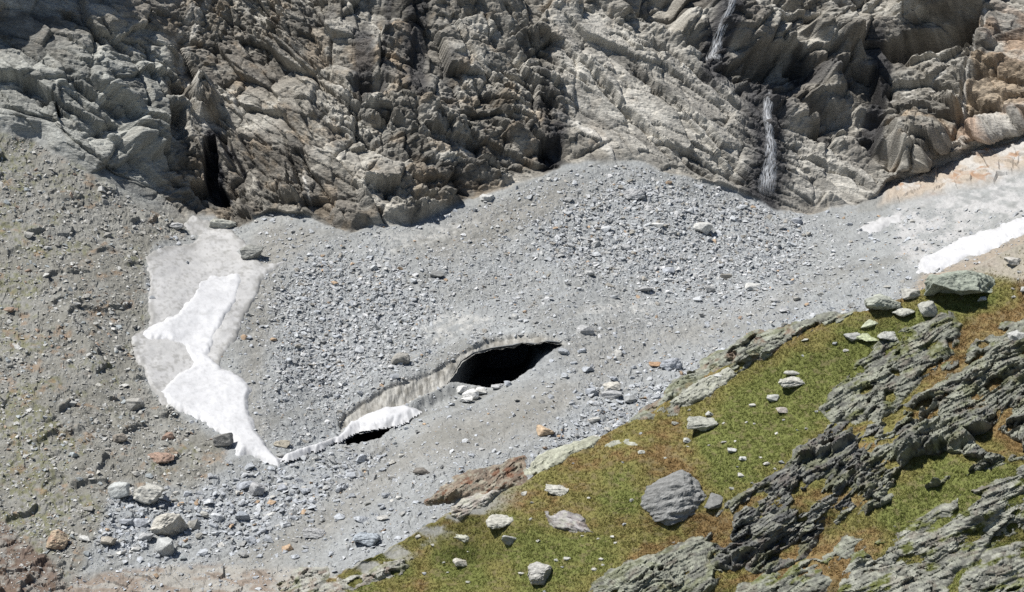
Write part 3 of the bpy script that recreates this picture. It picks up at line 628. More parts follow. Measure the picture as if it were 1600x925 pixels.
# ------------------------------------------------------------------ foliated outcrops on the hillside
rock_masks, rock_fields = [], []
def outcrop(P, label, amp, ang, colA, colB, seed, step=1.7, rim=14.0, blk=1.0, green=0.15, dark=0.3, extra=(), lam=0.85, rustb=0.06, name='rock_outcrop'):
    P = np.array(P, float); u_ = np.arange(P[:, 0].min() - 12, P[:, 0].max() + 12, step); v_ = np.arange(P[:, 1].min() - 12, P[:, 1].max() + 12, step)
    Uo, Vo = np.meshgrid(u_, v_); s = poly_sd(P, Uo + 10 * fbm(Uo / 30, Vo / 20, seed, 4), Vo + 10 * fbm(Uo / 30, Vo / 20, seed + 5, 4), 60)
    rock_masks.append(P)
    Do = bil(CN, cn_u, cn_v, Uo, Vo); Bo = pos(Uo, Vo, Do)
    N0 = normals(pos(*np.meshgrid(u_, v_), bil(CN, cn_u, cn_v, Uo, Vo)))
    tc = CAM - Bo; tc /= np.linalg.norm(tc, axis=-1, keepdims=True)
    up = N0 * 0.35 + tc * 0.75; up /= np.linalg.norm(up, axis=-1, keepdims=True)
    mpp = float(Do.mean()) / FPX                      # metres per photo pixel here
    x0 = Uo * mpp; y0 = -Vo * mpp
    wx, wy = x0 / (4 * lam), y0 / (4 * lam)
    x0 = x0 + .35 * lam * fbm(wx, wy, seed + 8, 3); y0 = y0 + .35 * lam * fbm(wx, wy, seed + 9, 3)
    c, sn = math.cos(R(ang)), math.sin(R(ang)); x = (x0 * c + y0 * sn) / lam; y = (-x0 * sn + y0 * c) / lam
    act = .45 + .8 * sst(-.4, .4, fbm(x / 6, y / 3, seed + 12, 3))
    h = 1.1 * blk * tri(x / 5, y / 1.9, seed + 10) + .5 * blk * tri(x / 2.4, y / .9, seed + 11)
    f, e, rr = facet(x / 3.0, y / 1.5, seed + 20, 1.7); h = h + blk * act * (.95 * f - .25 * np.exp(-e * 12))
    f, e, _ = facet(x / 1.25 - .3 * y, y / .62, seed + 30, 1.7); h = h + act * .42 * f
    h = h + .24 * act * tri(x / .9, y / .36, seed + 33) + .18 * facet(x / .7, y / .3, seed + 34, 1.5)[0]
    q = y / 1.5 + .7 * tri(x / 5, y / 2.4, seed + 40); q = q - np.floor(q); h = h + blk * .42 * (.5 - q) * sst(-.4, .5, vn(x / 5, y / 2, seed + 41) + .2)
    q = y / .5 + .6 * tri(x / 2.4, y / 1.2, seed + 50); q = q - np.floor(q); h = h + .26 * (.5 - q)
    h = .52 * h
    for Q, am, so in extra: h = h + am * sst(-so * .3, so, poly_sd(Q, Uo + 4 * vn(Uo / 12, Vo / 12, seed + 70), Vo + 4 * vn(Uo / 12, Vo / 12, seed + 71), 60))
    prof = np.where(s > 0, np.sqrt(np.clip(s / rim, 0, 1)), s / rim)
    hh = .75 * amp * prof * (0.8 + .3 * fbm(x / 4, y / 3, seed + 75, 2)) + h * amp * sst(-4, rim * .8, s) - 0.10 * amp
    hh = hh - 1.3 * amp * sst(.36, .54, fbm(x / 3.2, y / 1.7, seed + 101, 4)) * (green > 0)
    rock_fields.append((u_, v_, np.where(s > -4, hh, -1.0)))
    co = Bo + up * hh[..., None]
    cc = np.ones(s.shape + (4,)); k = sst(-.35, .4, fbm(x / .9, y / .3, seed + 80, 4) + .5 * (rr - .5))
    cc[..., :3] = lerp(np.broadcast_to(np.array(colA, float), s.shape + (3,)), np.array(colB, float), k)
    cc[..., :3] = lerp(cc[..., :3], np.array([.085, .085, .085]), dark * sst(.0, .35, fbm(x / 2.5, y / .9, seed + 85, 4)) * 1.0)
    cc[..., :3] = lerp(cc[..., :3], np.array([.17, .095, .06]), rustb * sst(.15, .4, fbm(x / 1.5, y / .8, seed + 90, 3)) * 3)
    cc[..., :3] = lerp(cc[..., :3], np.array([.10, .11, .03]), np.clip(green * 3 * sst(.12, .4, fbm(x / 2.2, y / .9, seed + 95, 4)), 0, 1))
    gk = 1 + .34 * (h32(np.floor((Uo * c - Vo * -sn) / 5.0), np.floor((Uo * sn + Vo * c) / 2.2), seed + 97) - .5) + .22 * (h32(np.floor(Uo / 1.9), np.floor(Vo / 1.9), seed + 98) - .5)
    cc[..., :3] *= gk[..., None] * .86
    lich = sst(.05, .3, fbm(x / .5, y / .3, seed + 99, 3)); cc[..., :3] = lerp(cc[..., :3], np.array([.42, .43, .34]), .38 * lich * (1 - dark))
    n, m = s.shape; ix = np.arange(n * m).reshape(n, m); qd = np.stack([ix[:-1, :-1], ix[1:, :-1], ix[1:, 1:], ix[:-1, 1:]], -1).reshape(-1, 4)
    keep = 0.25 * (s[:-1, :-1] + s[1:, :-1] + s[1:, 1:] + s[:-1, 1:]).ravel() > -5
    return link(name, sub_mesh(name, co.reshape(-1, 3), qd[keep], cc.reshape(-1, 4), False, M_outcrop), label=label, cat='rock outcrop')
GA, GB = (.140, .140, .118), (.245, .25, .20)
outcrop([(915,930),(925,905),(965,882),(1020,862),(1065,850),(1098,836),(1112,850),(1108,872),(1130,892),(1110,925),(1060,960),(930,960)], 'pale green-grey layered slab rising from the bottom edge below the big dark boulder', 1.1, 27, GA, GB, 1000, blk=.55, dark=.2)
outcrop([(1094,850),(1112,812),(1146,780),(1196,752),(1238,722),(1232,702),(1260,684),(1310,662),(1356,646),(1382,664),(1372,710),(1378,752),(1350,800),(1300,826),(1262,866),(1200,900),(1150,892),(1112,884)],
        'dark layered outcrop with a black cleft just right of the big rounded boulder', 1.5, 32, (.095, .095, .09), (.24, .24, .205), 1100, blk=1.25, dark=.75,
        extra=[([(1105,815),(1140,790),(1152,830),(1135,858),(1110,850)], -1.3, 8), ([(1236,706),(1262,690),(1330,668),(1340,690),(1290,715),(1245,725)], 1.0, 10)])
outcrop([(1345,720),(1352,690),(1385,650),(1425,622),(1478,596),(1530,560),(1600,512),(1660,490),(1660,740),(1600,720),(1540,735),(1480,752),(1430,770),(1400,765),(1380,790),(1350,806),(1328,770)],
        'long lichen-green outcrop with deep black overhang at the right edge', 1.7, 30, GA, GB, 1200, blk=1.25, dark=.5,
        extra=[([(1400,735),(1440,712),(1490,705),(1540,720),(1480,745),(1420,770),(1405,765)], -2.6, 7), ([(1395,690),(1450,660),(1530,650),(1560,690),(1500,700),(1440,706),(1405,730)], 1.3, 9), ([(1510,680),(1545,672),(1600,690),(1600,715),(1540,710)], -1.8, 6), ([(1430,655),(1462,645),(1450,665),(1432,668)], -1.2, 5)])
outcrop([(1282,645),(1296,608),(1328,574),(1348,548),(1390,526),(1435,506),(1480,490),(1504,506),(1492,548),(1455,582),(1432,604),(1400,642),(1360,660),(1308,664)], 'grey cracked outcrop on the ridge crest left of the rust-coloured grass', 1.2, 28, GA, GB, 1300, blk=1.0, dark=.35, green=.25,
        extra=[([(1378,628),(1385,612),(1400,610),(1395,632)], -1.6, 5), ([(1480,532),(1490,528),(1494,545),(1484,548)], -1.2, 4)])
outcrop([(1470,572),(1500,556),(1560,515),(1640,475),(1640,500),(1575,548),(1520,580),(1480,600)], 'thin grey rock streak through rust-coloured grass near the right edge', .8, 30, GA, GB, 1350, blk=.8, rim=8, dark=.35, green=.3)
outcrop([(1300,945),(1318,880),(1360,840),(1430,812),(1470,778),(1540,755),(1600,728),(1660,720),(1660,815),(1600,830),(1545,850),(1500,890),(1470,945)], 'pale stepped outcrop broken by grass in the bottom right corner', 1.0, 22, GA, (.29, .29, .245), 1400, blk=.9, dark=.25, green=.35)
outcrop([(1490,950),(1505,895),(1550,862),(1660,832),(1660,950)], 'low pale rock ledge in the grass at the very bottom right', .8, 18, GA, (.30, .30, .255), 1450, blk=.8, dark=.2, green=.4)
outcrop([(1135,950),(1150,912),(1210,896),(1270,868),(1330,836),(1352,842),(1310,890),(1290,950)], 'broken low rock ledge among rust-brown grass below the dark outcrop', .7, 25, GA, GB, 1470, blk=.8, dark=.3, green=.5)
outcrop([(985,662),(1000,640),(1040,622),(1050,598),(1085,578),(1130,550),(1180,520),(1235,508),(1310,490),(1340,484),(1320,498),(1250,528),(1220,545),(1180,560),(1150,580),(1120,585),(1070,618),(1060,640),(1015,660)],
        'rough green-grey rock rib along the ridge edge against the rubble', .9, 25, (.17, .17, .14), (.30, .31, .25), 1500, blk=1.0, rim=8, dark=.35, rustb=.2, step=1.5)
outcrop([(1047,632),(1062,612),(1100,590),(1140,578),(1148,586),(1130,602),(1090,622),(1060,634)], 'smooth pale tilted slab on the ridge edge above the grass', .9, 30, (.30, .30, .25), (.36, .36, .31), 1550, blk=.15, rim=8, dark=.05, green=0, rustb=0, step=1.4)
outcrop([(826,738),(835,722),(870,702),(905,688),(935,688),(930,698),(880,718),(850,735)], 'thin pale lichen slab lying along the ridge edge', .7, 28, (.32, .32, .25), (.38, .38, .30), 1600, blk=.15, rim=6, dark=.05, green=.05, rustb=0, step=1.4)
outcrop([(672,782),(690,762),(730,742),(780,722),(815,715),(812,738),(818,752),(780,768),(735,770),(700,780)], 'reddish brown slabby rock on the ridge edge over the moraine', 1.0, 35, (.15, .115, .085), (.25, .20, .15), 1650, blk=1.0, rim=8, dark=.2, rustb=.35, green=0, step=1.4)
outcrop([(705,808),(708,790),(735,780),(770,770),(796,768),(770,786),(740,795),(725,812)], 'pale flat ledge at the grass edge below the reddish rock', .9, 22, (.33, .31, .27), (.42, .40, .36), 1700, blk=.5, rim=7, dark=.05, green=0, rustb=.1, step=1.4)
outcrop([(425,930),(440,905),(470,888),(512,886),(510,905),(560,905),(600,880),(640,872),(620,890),(560,915),(520,935)], 'scattered grey ledge at the lower tip of the grassy ridge', .8, 20, (.25, .24, .21), (.38, .37, .33), 1750, blk=.9, rim=8, dark=.2, green=.2, rustb=.15, step=1.5)
outcrop([(940,700),(960,688),(990,685),(1012,692),(985,700),(955,706)], 'low wrinkled pale rock hump in the grass at the ridge edge', .6, 15, (.28, .28, .23), (.38, .38, .32), 1800, blk=.6, rim=6, dark=.15, green=.1, rustb=0, step=1.3)
outcrop([(852,802),(880,798),(915,810),(922,828),(900,830),(870,822)], 'pale furrowed slab sunk in the grass left of the big boulder', .6, -15, (.28, .26, .25), (.36, .34, .33), 1850, blk=.4, rim=6, dark=.1, green=.05, rustb=.1, step=1.3)
print('outcrops', round(time.time() - T0, 1))
def rock_h(u, v):
    """how far the outcrops stand above the turf at photo pixels (negative: turf on top)"""
    o = np.full(np.shape(u), -1.0)
    for a_, b_, G in rock_fields:
        m = (u > a_[0]) & (u < a_[-1]) & (v > b_[0]) & (v < b_[-1]); o[m] = np.maximum(o[m], bil(G, a_, b_, u[m], v[m]))
    return o
def on_rock(u, v):
    s = np.full(np.shape(u), -60.0)
    for P in rock_masks: s = np.maximum(s, poly_sd(P, u, v, 30))
    return s

# ------------------------------------------------------------------ stones
import bmesh
def hull(seed, n=12, sx=1, sy=1, sz=1, box=0.5):
    r = np.random.default_rng(seed); p = r.normal(size=(n, 3)); p /= np.linalg.norm(p, axis=1, keepdims=True)
    q = p / np.abs(p).max(1, keepdims=True); p = (p * (1 - box) + q * box * .75) * r.uniform(.8, 1.05, (n, 1)) * np.array([sx, sy, sz])
    bm = bmesh.new(); [bm.verts.new(c) for c in p]; bmesh.ops.convex_hull(bm, input=bm.verts)
    for v_ in [v_ for v_ in bm.verts if not v_.link_faces]: bm.verts.remove(v_)
    return bm
def hull_arrays(seed, **k):
    bm = hull(seed, **k); bm.verts.index_update(); bmesh.ops.triangulate(bm, faces=bm.faces)
    co = np.array([v_.co[:] for v_ in bm.verts]); fc = np.array([[v_.index for v_ in f.verts] for f in bm.faces]); bm.free(); return co, fc
SMALL = [hull_arrays(100 + i, n=9 + i % 4, sx=1.0, sy=rng.uniform(.6, 1), sz=rng.uniform(.28, .6), box=.6) for i in range(24)]

def scatter(name, pts, nrm, sizes, cols, mat, label=None, kind='stuff', seed=0, sink=.25):
    r = np.random.default_rng(seed); V_, F_, K_ = [], [], []; off = 0; n = len(pts)
    var = r.integers(0, len(SMALL), n); yaw = r.uniform(0, 6.283, n); tx = r.normal(0, .28, n); ty = r.normal(0, .28, n); st = r.uniform(.75, 1.35, (n, 3))
    for k in range(len(SMALL)):
        m = np.where(var == k)[0]
        if not len(m): continue
        co, fc = SMALL[k]; p = co[None] * (st[m] * sizes[m, None])[:, None, :]
        c, s = np.cos(tx[m])[:, None], np.sin(tx[m])[:, None]; y, z = p[..., 1] * c - p[..., 2] * s, p[..., 1] * s + p[..., 2] * c; p = np.stack([p[..., 0], y, z], -1)
        c, s = np.cos(ty[m])[:, None], np.sin(ty[m])[:, None]; x, z = p[..., 0] * c + p[..., 2] * s, -p[..., 0] * s + p[..., 2] * c; p = np.stack([x, p[..., 1], z], -1)
        c, s = np.cos(yaw[m])[:, None], np.sin(yaw[m])[:, None]; x, y = p[..., 0] * c - p[..., 1] * s, p[..., 0] * s + p[..., 1] * c; p = np.stack([x, y, p[..., 2]], -1)
        N_ = nrm[m]; e1 = np.cross(np.array([0, 1.0, 0]), N_); e1 /= np.linalg.norm(e1, axis=1, keepdims=True); e2 = np.cross(N_, e1)
        p = p[..., :1] * e1[:, None] + p[..., 1:2] * e2[:, None] + p[..., 2:] * N_[:, None]
        p = p + (pts[m] + nrm[m] * (sizes[m] * (.5 - sink))[:, None])[:, None, :]
        V_.append(p.reshape(-1, 3)); F_.append((fc[None] + (np.arange(len(m)) * len(co))[:, None, None]).reshape(-1, 3) + off); K_.append(np.repeat(cols[m], len(co), 0)); off += len(m) * len(co)
    return link(name, raw_mesh(name, np.concatenate(V_), np.concatenate(F_), np.concatenate(K_), False, mat), label=label, kind=kind)

def stone_cols(n, r, mix):
    """mix: list of (weight, rgb)"""
    w_ = np.array([m[0] for m in mix], float); k = r.choice(len(mix), n, p=w_ / w_.sum())
    return np.array([m[1] for m in mix])[k] * r.uniform(.8, 1.3, (n, 1))
GREY = [(5, (.375, .385, .390)), (3, (.34, .34, .33)), (1.5, (.46, .46, .455)), (.8, (.27, .255, .225)), (.15, (.36, .27, .19))]
WARM = [(4, (.34, .33, .30)), (2, (.27, .26, .235)), (3, (.42, .415, .39)), (1, (.29, .31, .31)), (.3, (.30, .225, .17))]
PALE = [(3, (.42, .41, .37)), (2, (.35, .35, .31)), (1, (.29, .30, .30))]
BLUE = [(5, (.35, .365, .38)), (3, (.40, .41, .415)), (1, (.30, .30, .29)), (.6, (.42, .41, .38)), (.25, (.34, .25, .17))]

def px_scatter(name, n, zone, dens, smin, smax, power, mix, label, seed, lim=None):
    """throw n stones over a zone (bounding box in the photo), kept with probability dens(u, v); sizes in photo px"""
    r = np.random.default_rng(seed); u = r.uniform(zone[0], zone[2], n * 3); v = r.uniform(zone[1], zone[3], n * 3)
    keep = r.uniform(size=len(u)) < dens(u, v); u, v = u[keep][:n], v[keep][:n]
    n = len(u); t = r.uniform(size=n); s = (smin ** (1 - power) + t * (smax ** (1 - power) - smin ** (1 - power))) ** (1 / (1 - power))
    p = ter(u, v); d = (p - CAM) @ AX_F; size = 0.5 * s * d / FPX
    up = bil(Nm, us, vs, u, v)
    return scatter(name, p, up, size, stone_cols(n, r, mix), M_stone, label, 'stuff', seed)
samp = lambda G: (lambda u, v: bil(G, us, vs, u, v))
okf = ((sd_clf < -3) & (sd_cave < -2) & (sd_hol < -2) & (sd_ice < 1) & (sdS[0] < 1) & (sdS[2] < 1) & (sdS[3] < 1) & (sdS[4] < 1)).astype(F32)
sn2 = 1 - 0.85 * (sdS[1] > 0)
dg = okf * sn2 * (sd_gla > -4) * (0.40 + 0.6 * blocky) * (1 - .7 * im)
dl = okf * sn2 * (sd_left > 0) * (0.45 + 0.5 * fbm(U / 35, V / 25, 95, 3))
dm = okf * sn2 * (sd_left <= 0) * (sd_gla <= -4) * (0.40 + 0.6 * blocky) * (1 - .6 * mr_)
px_scatter('rubble', 36000, (400, 255, 1340, 700), samp(dg), 1.7, 13, 3.0, GREY, 'loose grey rubble strewn over the glacier', 1)
px_scatter('scree', 15000, (-40, 200, 360, 930), samp(dl), 1.6, 11, 3.0, WARM, 'loose warm grey scree on the left valley side', 2)
px_scatter('moraine_rubble', 34000, (100, 330, 1640, 940), samp(dm), 1.7, 14, 2.8, BLUE, 'blue-grey blocks and gravel of the stream bed and moraine', 3)
hi = sst(.45, .85, blocky)
px_scatter('glacier_blocks', 4600, (400, 255, 1340, 700), samp(dg * np.clip(hi + .12, 0, 1)), 4.5, 13, 2.2, GREY, 'mid-sized grey blocks bunched in patches on the glacier', 4)
px_scatter('stream_blocks', 3000, (120, 540, 1130, 880), samp(dm * hi), 5, 17, 2.0, BLUE, 'mid-sized blue-grey blocks packed in the stream bed and below the ridge', 5)
px_scatter('scree_blocks', 1600, (-40, 230, 360, 900), samp(dl), 4.5, 13, 2.3, WARM, 'mid-sized flat stones on the left valley side', 6)
print('scatter', round(time.time() - T0, 1))

# ------------------------------------------------------------------ boulders, each one a thing
def boulder_mesh(seed, w_, dp, h_, colr, rough=.12, n=18, cuts=3, box=.55, rust=None, under=0):
    bm = hull(seed, n, 1, 1, 1, box)
    c = np.array([v_.co[:] for v_ in bm.verts]); lo, hi = c.min(0), c.max(0)
    for v_ in bm.verts:
        q = (np.array(v_.co[:]) - lo) / (hi - lo) - np.array([.5, .5, 0]); v_.co = q * np.array([w_, dp, h_])
        if under and q[2] < .62 and q[1] < .1: v_.co.y += under * dp * (.62 - q[2])
    big = cuts > 0
    if big:
        bmesh.ops.triangulate(bm, faces=bm.faces)
        bmesh.ops.bevel(bm, geom=list(bm.edges), offset=.05 * min(w_, h_, dp), segments=1, affect='EDGES', profile=.5, clamp_overlap=True) if cuts > 1 else None
        bmesh.ops.triangulate(bm, faces=bm.faces)
        for _ in range(cuts): bmesh.ops.subdivide_edges(bm, edges=list(bm.edges), cuts=1, use_grid_fill=True)
        bmesh.ops.triangulate(bm, faces=bm.faces)
    bm.normal_update(); bm.verts.index_update()
    co = np.array([v_.co[:] for v_ in bm.verts]); no = np.array([v_.normal[:] for v_ in bm.verts]); sc = max(w_, h_)
    x, y = (co[:, 0] + .6 * co[:, 1]) / sc * 3 + seed, (co[:, 2] + .5 * co[:, 1]) / sc * 3
    dsp = rough * sc * (.30 * tri(x * .8, y * 1.3, seed) + .16 * tri(x * 2, y * 3.4, seed + 9) + .3 * fbm(x * 1.5, y * 4, seed + 1, 4) * .5) if big else 0
    if big: dsp = dsp + (.020 * tri(x * 5, y * 7, seed + 31) + .012 * fbm(x * 9, y * 12, seed + 32, 2)) * sc * (cuts > 2)
    co = co + no * np.asarray(dsp)[..., None] if big else co
    cc = np.ones((len(co), 4)); k = 1 + .22 * fbm(x * 2, y * 3, seed + 3, 3) + .30 * fbm(x * 7, y * 9, seed + 4, 3); cc[:, :3] = np.array(colr) * k[:, None]
    if rust is not None: cc[:, :3] = lerp(cc[:, :3], np.array(rust), sst(.0, .3, fbm(x, y * 1.5, seed + 5, 3)))
    fc = np.array([[v_.index for v_ in f.verts] for f in bm.faces]) if big else None
    if not big:
        bmesh.ops.triangulate(bm, faces=bm.faces); fc = np.array([[v_.index for v_ in f.verts] for f in bm.faces])
    bm.free(); return raw_mesh('boulder', co, fc, cc, False, M_stone)
used = []
def put(u, v, w_, h_, colr, label, near=False, seed=None, yaw=0.0, tilt=(0, 0), name='boulder', cat='boulder', depth=1.0, cuts=None, group=None, rough=.12, n=18, box=.55, rust=None, sink=.12, mesh=None, under=0):
    """a boulder w x h photo px across whose middle is seen at (u, v)"""
    vb = v + h_ * .38; p = near_pt(u, vb) if near else ter(u, vb); d = float((p - CAM) @ AX_F); m = d / FPX
    W, Hh = w_ * m, h_ * m; seed = seed if seed is not None else int(u * 7 + v * 13)
    if cuts is None: cuts = 4 if w_ > 90 else (3 if w_ > 34 else (2 if w_ > 20 else (1 if w_ > 13 else 0)))
    hh = max(Hh * .95, W * .28)
    dp_ = max(W * .75, Hh) * depth; me = mesh or boulder_mesh(seed, W, dp_, hh, colr, rough, n, cuts, box, rust, under); p = p + np.array([0, .28 * dp_, .1 * dp_ if near else .03 * dp_])
    o = link(name, me, label=label, cat=cat, group=group); o.location = p - np.array([0, 0, (sink + (.1 if near else 0)) * hh]); o.rotation_euler = (tilt[0], tilt[1], yaw); used.append((u, v, w_))
    return o
cG, cB, cW, cT, cD, cR = (.37, .37, .365), (.34, .355, .375), (.47, .465, .44), (.42, .37, .30), (.20, .20, .19), (.28, .20, .155)
put(1058, 768, 118, 92, (.225, .225, .215), 'large dark rounded boulder standing in the grass beside the layered outcrop', True, 40, .4, depth=1.0, n=24, rough=.11, box=.3, sink=.3)
put(1116, 786, 34, 28, (.19, .19, .18), 'small dark block leaning against the right side of the big rounded boulder', True, 12, .2)
put(1100, 669, 50, 24, (.36, .36, .31), 'pale domed boulder in the grass below the tilted ridge slab', True, 21)
put(845, 898, 42, 34, (.38, .37, .34), 'pale angular boulder alone in the grass near the bottom edge', True, 8, .3)
put(782, 820, 46, 20, (.40, .39, .34), 'pale flat wedge-shaped rock in the grass below the reddish rock', True, 31, box=.3)
put(796, 845, 26, 22, (.36, .36, .33), 'small blocky grey rock just below the pale flat wedge', True, 32)
put(722, 843, 34, 14, (.40, .40, .33), 'narrow pale slab in the grass left of the pale wedge', True, 33)
put(868, 768, 38, 12, (.42, .41, .36), 'long low pale rock in the grass above the furrowed slab', True, 34)
put(720, 881, 26, 12, (.42, .40, .35), 'small pale rock in the grass near the ridge tip', True, 35)
put(1240, 602, 48, 15, (.44, .43, .38), 'flat pale rock in the middle of the green meadow', True, 36, box=.3)
put(1237, 586, 28, 8, (.42, .41, .37), 'thin pale stone just above the flat rock of the green meadow', True, 37)
put(1208, 624, 20, 10, (.36, .36, .33), 'small grey stone below the flat rock of the green meadow', True, 38)
put(1222, 645, 20, 10, (.40, .36, .32), 'small pinkish stone on the meadow left of the cracked outcrop', True, 39)
put(1510, 458, 118, 48, (.27, .29, .24), 'huge flat-topped lichen boulder with dark front on the upper right of the ridge', True, 44, .0, depth=.8, box=.75, n=18, under=1.3, sink=.05)
put(1382, 478, 58, 34, (.33, .34, .29), 'hollowed boulder with a dark recess on the ridge crest', True, 46, .0, depth=.9, under=1.0, box=.6)
put(1453, 483, 34, 28, (.36, .36, .32), 'rough grey block in the grass between the two crest boulders', True, 47, .2)
put(1360, 508, 30, 17, (.40, .42, .31), 'yellow-green flat stone below the hollowed boulder', True, 48, box=.3)
put(1358, 533, 40, 10, (.42, .45, .29), 'yellow-green wedge stone lying above the cracked outcrop', True, 49)
put(1335, 528, 32, 14, (.33, .33, .31), 'grey cracked stone left of the yellow-green wedge', True, 50)
put(1390, 528, 38, 14, (.35, .35, .32), 'pale split slab right of the yellow-green wedge', True, 51)
put(1415, 492, 40, 14, (.38, .38, .33), 'pale slab lying in front of the hollowed boulder', True, 52)
put(1535, 466, 14, 8, (.50, .50, .47), 'small white stone in front of the huge flat-topped boulder', True, 53)
put(1425, 460, 32, 20, (.40, .39, .35), 'pale grey block between the hollowed and the huge flat-topped boulder', True, 54)
put(1590, 530, 28, 34, (.40, .40, .38), 'pale upright rock in rust-coloured grass at the right edge', True, 55)
put(1585, 408, 30, 12, (.42, .40, .36), 'pale slab on the gravel at the right edge below the snow strip', True, 56)
put(1128, 778 - 190, 26, 8, (.45, .45, .42), 'white sliver of stone at the foot of the tilted ridge slab', True, 57)
put(1110, 662 - 14, 16, 9, (.38, .38, .35), 'small stone just above the pale domed boulder', True, 58)
put(1075, 692, 14, 8, (.42, .42, .38), 'small pale stone just below the pale domed boulder', True, 59)
put(1145, 706, 16, 7, (.46, .46, .44), 'whitish stone in bright green grass right of the pale domed boulder', True, 60)
put(1161, 717, 14, 7, (.48, .48, .45), 'whitish stone in bright green grass above the dark outcrop', True, 61)
# glacier
put(990, 305, 38, 20, cG, 'broad grey boulder near the top of the glacier', seed=62, depth=.8)
put(1098, 360, 32, 19, cW, 'pale tilted slab-like boulder on the upper right of the glacier', seed=63)
put(626, 567, 32, 18, (.27, .26, .235), 'brownish flat boulder alone above the ice edge', seed=64, box=.7)
put(683, 432, 22, 11, (.22, .22, .21), 'dark flat boulder in the middle left of the glacier', seed=65)
put(915, 517, 28, 14, cG, 'pale grey block just right of the cave mouth', seed=66)
put(805, 498, 12, 10, cW, 'small pale stone alone on clean ice above the cave', seed=67)
put(1008, 455, 26, 10, cG, 'low grey slab on the lower right of the glacier', seed=68)
put(1177, 444, 26, 10, cW, 'low whitish slab at the right border of the glacier', seed=69)
put(1027, 356, 20, 11, cW, 'whitish block in the middle of the upper rubble', seed=70)
put(978, 392, 18, 12, cG, 'grey cube-like block in the rubble below the broad boulder', seed=71)
put(760, 312, 24, 10, cW, 'pale block at the foot of the cliff above the brown streak', seed=72)
put(1245, 348, 18, 12, cB, 'blue-grey block at the glacier edge under the waterfall', seed=73)
put(858, 281, 10, 6, cW, 'tiny whitish block by the dark cliff foot', seed=74)
put(1045, 425, 20, 10, cB, 'blue-grey slab left of the lower right slab on the glacier', seed=75)
put(735, 618, 26, 18, (.66, .65, .62), 'largest whitish ice block heaped in the cave mouth', seed=76, name='ice_block', cat='ice block')
put(722, 608, 18, 12, (.62, .61, .58), 'whitish ice block at the left of the cave mouth heap', seed=77, name='ice_block', cat='ice block')
put(750, 612, 20, 14, (.60, .59, .55), 'whitish ice block at the right of the cave mouth heap', seed=78, name='ice_block', cat='ice block')
put(728, 628, 22, 10, (.60, .59, .56), 'flat whitish ice block in front of the cave mouth heap', seed=79, name='ice_block', cat='ice block')
put(795, 603, 14, 9, cB, 'blue-grey block on the right sill of the cave', seed=80)
put(778, 606, 22, 9, cG, 'grey slab on the middle sill of the cave', seed=81)
# gully and snow
put(393, 400, 36, 26, (.24, .24, .22), 'dark boulder breaking out of grey snow at the glacier corner', seed=82)
put(275, 353, 26, 12, cG, 'grey block at the left of the upper snow tip', seed=83)
put(346, 347, 42, 18, (.34, .34, .30), 'grey slab behind the upper snow tip', seed=84, box=.7)
put(348, 689, 32, 24, (.22, .215, .20), 'dark angular boulder at the left rim of the snow tongue', seed=85)
# stream bed and lower left
put(264, 822, 64, 48, (.44, .42, .37), 'biggest pale boulder in the blocks of the lower left gully', seed=186, yaw=.15, n=22, box=.3, under=.5)
put(258, 859, 30, 32, (.40, .405, .39), 'pale cube-like boulder directly below the biggest gully boulder', seed=87, box=.8, under=.35)
put(185, 770, 34, 26, (.42, .43, .41), 'pale slanting boulder upper left of the biggest gully boulder', seed=88)
put(230, 778, 52, 34, (.43, .42, .38), 'layered pale boulder above the biggest gully boulder', seed=89, under=.5)
put(87, 850, 36, 32, (.40, .32, .23), 'rusty tan boulder near the brown bank in the lower left corner', seed=90, rust=(.30, .21, .15))
put(168, 854, 28, 18, (.36, .33, .28), 'tan hooded boulder left of the pale cube-like one', seed=91, under=.8)
put(218, 820, 28, 16, cB, 'blue-grey block left of the biggest gully boulder', seed=92)
put(198, 818, 22, 14, cB, 'flat blue-grey block second to the left of the biggest gully boulder', seed=93)
put(302, 819, 20, 18, (.30, .29, .26), 'dark block right beside the biggest gully boulder', seed=94)
put(228, 842, 24, 14, cG, 'small grey block at the lower left foot of the biggest gully boulder', seed=95)
put(210, 633, 30, 20, (.33, .32, .29), 'grey boulder on the left scree below the stained snow', seed=96)
put(187, 686, 24, 16, (.28, .25, .21), 'brown block on the left scree below the grey boulder', seed=97)
put(262, 681, 20, 11, cR, 'small rust-red block on the left scree', seed=98)
put(250, 720, 44, 9, cR, 'long thin rust-red slab on the lower left scree', seed=99)
put(440 - 58, 756, 30, 14, cB, 'blue-grey slab just below the snow tongue tip', seed=101)
put(400, 762, 24, 22, cG, 'tall pale block in the stream bed below the snow tip', seed=102)
put(440, 758, 18, 12, cB, 'blue-grey block right of the tall pale stream block', seed=103)
put(378, 805, 26, 15, (.27, .29, .31), 'dark blue-grey block in the middle of the stream bed', seed=104)
put(425, 800, 22, 10, cW, 'whitish slab at the right bank of the stream bed', seed=105)
put(440, 695, 26, 10, (.34, .31, .25), 'tan slab between the snow tongue and the snow bridge', seed=106)
